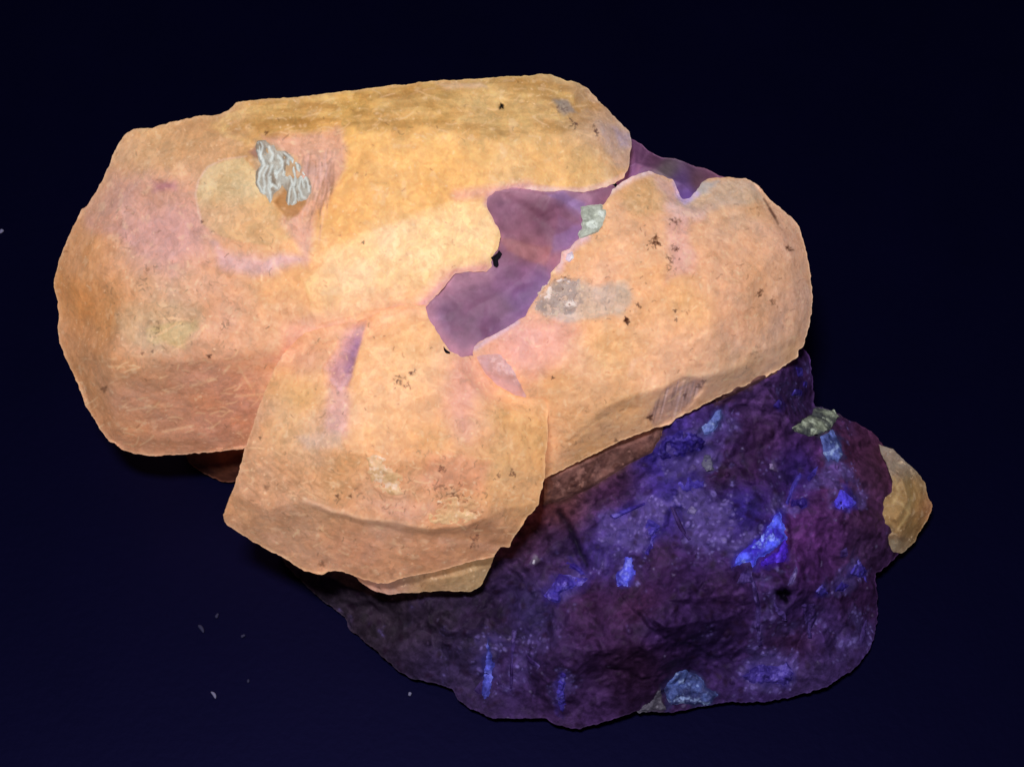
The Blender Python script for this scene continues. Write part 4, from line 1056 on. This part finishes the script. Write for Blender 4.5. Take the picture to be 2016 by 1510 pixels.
patch("grey_crust", [(1062,573),(1087,550),(1112,544),(1142,550),(1150,575),(1140,605),(1110,635),(1070,624),(1043,604)], [RIGHT], .02, [(176, 156, 148), (216, 192, 172), (232, 214, 206)], M_CRYSTAL, right, 3, .04, 8, 1.7, 6)
patch("white_grain", [(1116,500),(1127,494),(1131,508),(1121,518),(1112,512)], [RIGHT, PURP], .06, [(225, 195, 215), (240, 220, 235), (255, 250, 255)], M_FLAKE, right, 4, .02, 9, 1.6, 1, flat=3)
patch("lilac_sliver", LILAC, [RIGHT, LOW], .02, [(206, 158, 152), (212, 170, 172), (226, 184, 182)], M_CRYSTAL, right, 5, .012, 6, 2, 2, flat=4)
patch("white_flake", WTRI, LOW, .02, [(205, 165, 120), (224, 186, 146), (238, 208, 182)], M_CRYSTAL, low, 6, .03, 6, 2, 4, label="pale wedge-shaped flake")
patch("yellow_crust", YCRUST, LOW, .02, [(208, 160, 118), (224, 184, 138), (236, 202, 168)], M_CRYSTAL, low, 7, .03, 7, 2, 5)

for k, (nm, poly, cols, mt, h, lb) in enumerate(ROCK_PATCHES):
    pa = np.array(poly, float); pb = np.roll(pa, -1, 0)
    slim = abs((pa[:, 0] * pb[:, 1] - pb[:, 0] * pa[:, 1]).sum()) / np.hypot(*(pb - pa).T).sum()      # about the mean width
    patch(nm, poly, MAT, h * 1.9, [tuple(min(255, q * 1.12) for q in c_) for c_ in cols], mt, rock, 20 + k, .008 if nm == 'glow_ledge' else .04 if slim > 9 else .02, 7, 1.8, 5.0 if slim > 9 else 1.5, flat=3.5 if 'flake' in nm else 8 if slim > 9 else 3, label=lb)

# ---- lint and dust lying on the tabletop ---------------------------------------
dm = bpy.data.materials.new("pale_lint"); dm.use_nodes = True
db = dm.node_tree.nodes["Principled BSDF"]; db.inputs["Roughness"].default_value = .8
dn = dm.node_tree.nodes.new("ShaderNodeTexNoise"); dn.inputs["Scale"].default_value = 3000
dr = dm.node_tree.nodes.new("ShaderNodeValToRGB")
dr.color_ramp.elements[0].color = (.1, .1, .22, 1); dr.color_ramp.elements[1].color = (.3, .3, .46, 1)
dm.node_tree.links.new(dn.outputs["Fac"], dr.inputs["Fac"]); dm.node_tree.links.new(dr.outputs[0], db.inputs["Base Color"])
dm2 = dm.copy(); dm2.name = "dim_lint"
r2 = [n for n in dm2.node_tree.nodes if n.type == 'VALTORGB'][0]
r2.color_ramp.elements[0].color = (.012, .012, .05, 1); r2.color_ramp.elements[1].color = (.035, .035, .1, 1)
def lint(x, y, L, wd, ang, bend, mat, label):
    c = P3(np.array([[x, y]]), ground_t(np.array([[x, y]]), 0.0))[0]
    n, k = 9, 8
    vs, fs = [], []
    for i in range(n):
        s = i / (n - 1)
        a = ang + bend * (s - .5)
        px_ = (s - .5) * L; off = bend * L * .25 * (1 - (2 * s - 1) ** 2)
        rr = wd * .5 * (max(1e-3, 1 - abs(2 * s - 1) ** 3.0)) ** .5 * (1 + .15 * math.sin(5 * s + x))
        cx = px_ * math.cos(ang) - off * math.sin(ang); cy = px_ * math.sin(ang) + off * math.cos(ang)
        for j in range(k):
            t = 6.2832 * j / k
            vs.append(((cx - math.sin(ang) * rr * math.cos(t)) * CM, (cy + math.cos(ang) * rr * math.cos(t)) * CM, (wd * .5 + rr * .9 * math.sin(t)) * CM))
    for i in range(n - 1):
        for j in range(k):
            fs.append((i * k + j, i * k + (j + 1) % k, (i + 1) * k + (j + 1) % k, (i + 1) * k + j))
    fs.append(tuple(range(k))[::-1]); fs.append(tuple((n - 1) * k + j for j in range(k)))
    me = bpy.data.meshes.new("dust_speck"); me.from_pydata(vs, [], fs)
    for p in me.polygons:
        p.use_smooth = True
    me.materials.append(mat)
    o = bpy.data.objects.new("dust_speck", me); COL.objects.link(o)
    o.location = (c[0] * CM, c[1] * CM, 0)
    o["label"] = label; o["category"] = "dust speck"; o["group"] = "specks of dust on the tabletop"
    return o
lint(420, 1369, .11, .035, -.95, .5, dm, "bright curved sliver of lint at the lower left of the tabletop")
lint(807, 1367, .05, .045, 1.3, 0, dm, "round pale dust grain just below the rock's lower left edge")
lint(396, 1239, .13, .045, -.95, .3, dm2, "dim slanting sliver of lint above the bright curved one")
lint(479, 1253, .06, .04, .5, .2, dm2, "faint short dust speck right of the dim slanting sliver")
lint(428, 1213, .07, .04, 1.2, .2, dm2, "faint dust speck topmost in the lower left scatter")
lint(489, 1341, .05, .03, 1.5, 0, dm2, "tiny faint speck up and right of the bright curved lint")
lint(4, 458, .07, .05, 1.0, .3, dm, "blue dust speck at the far left edge of the tabletop")
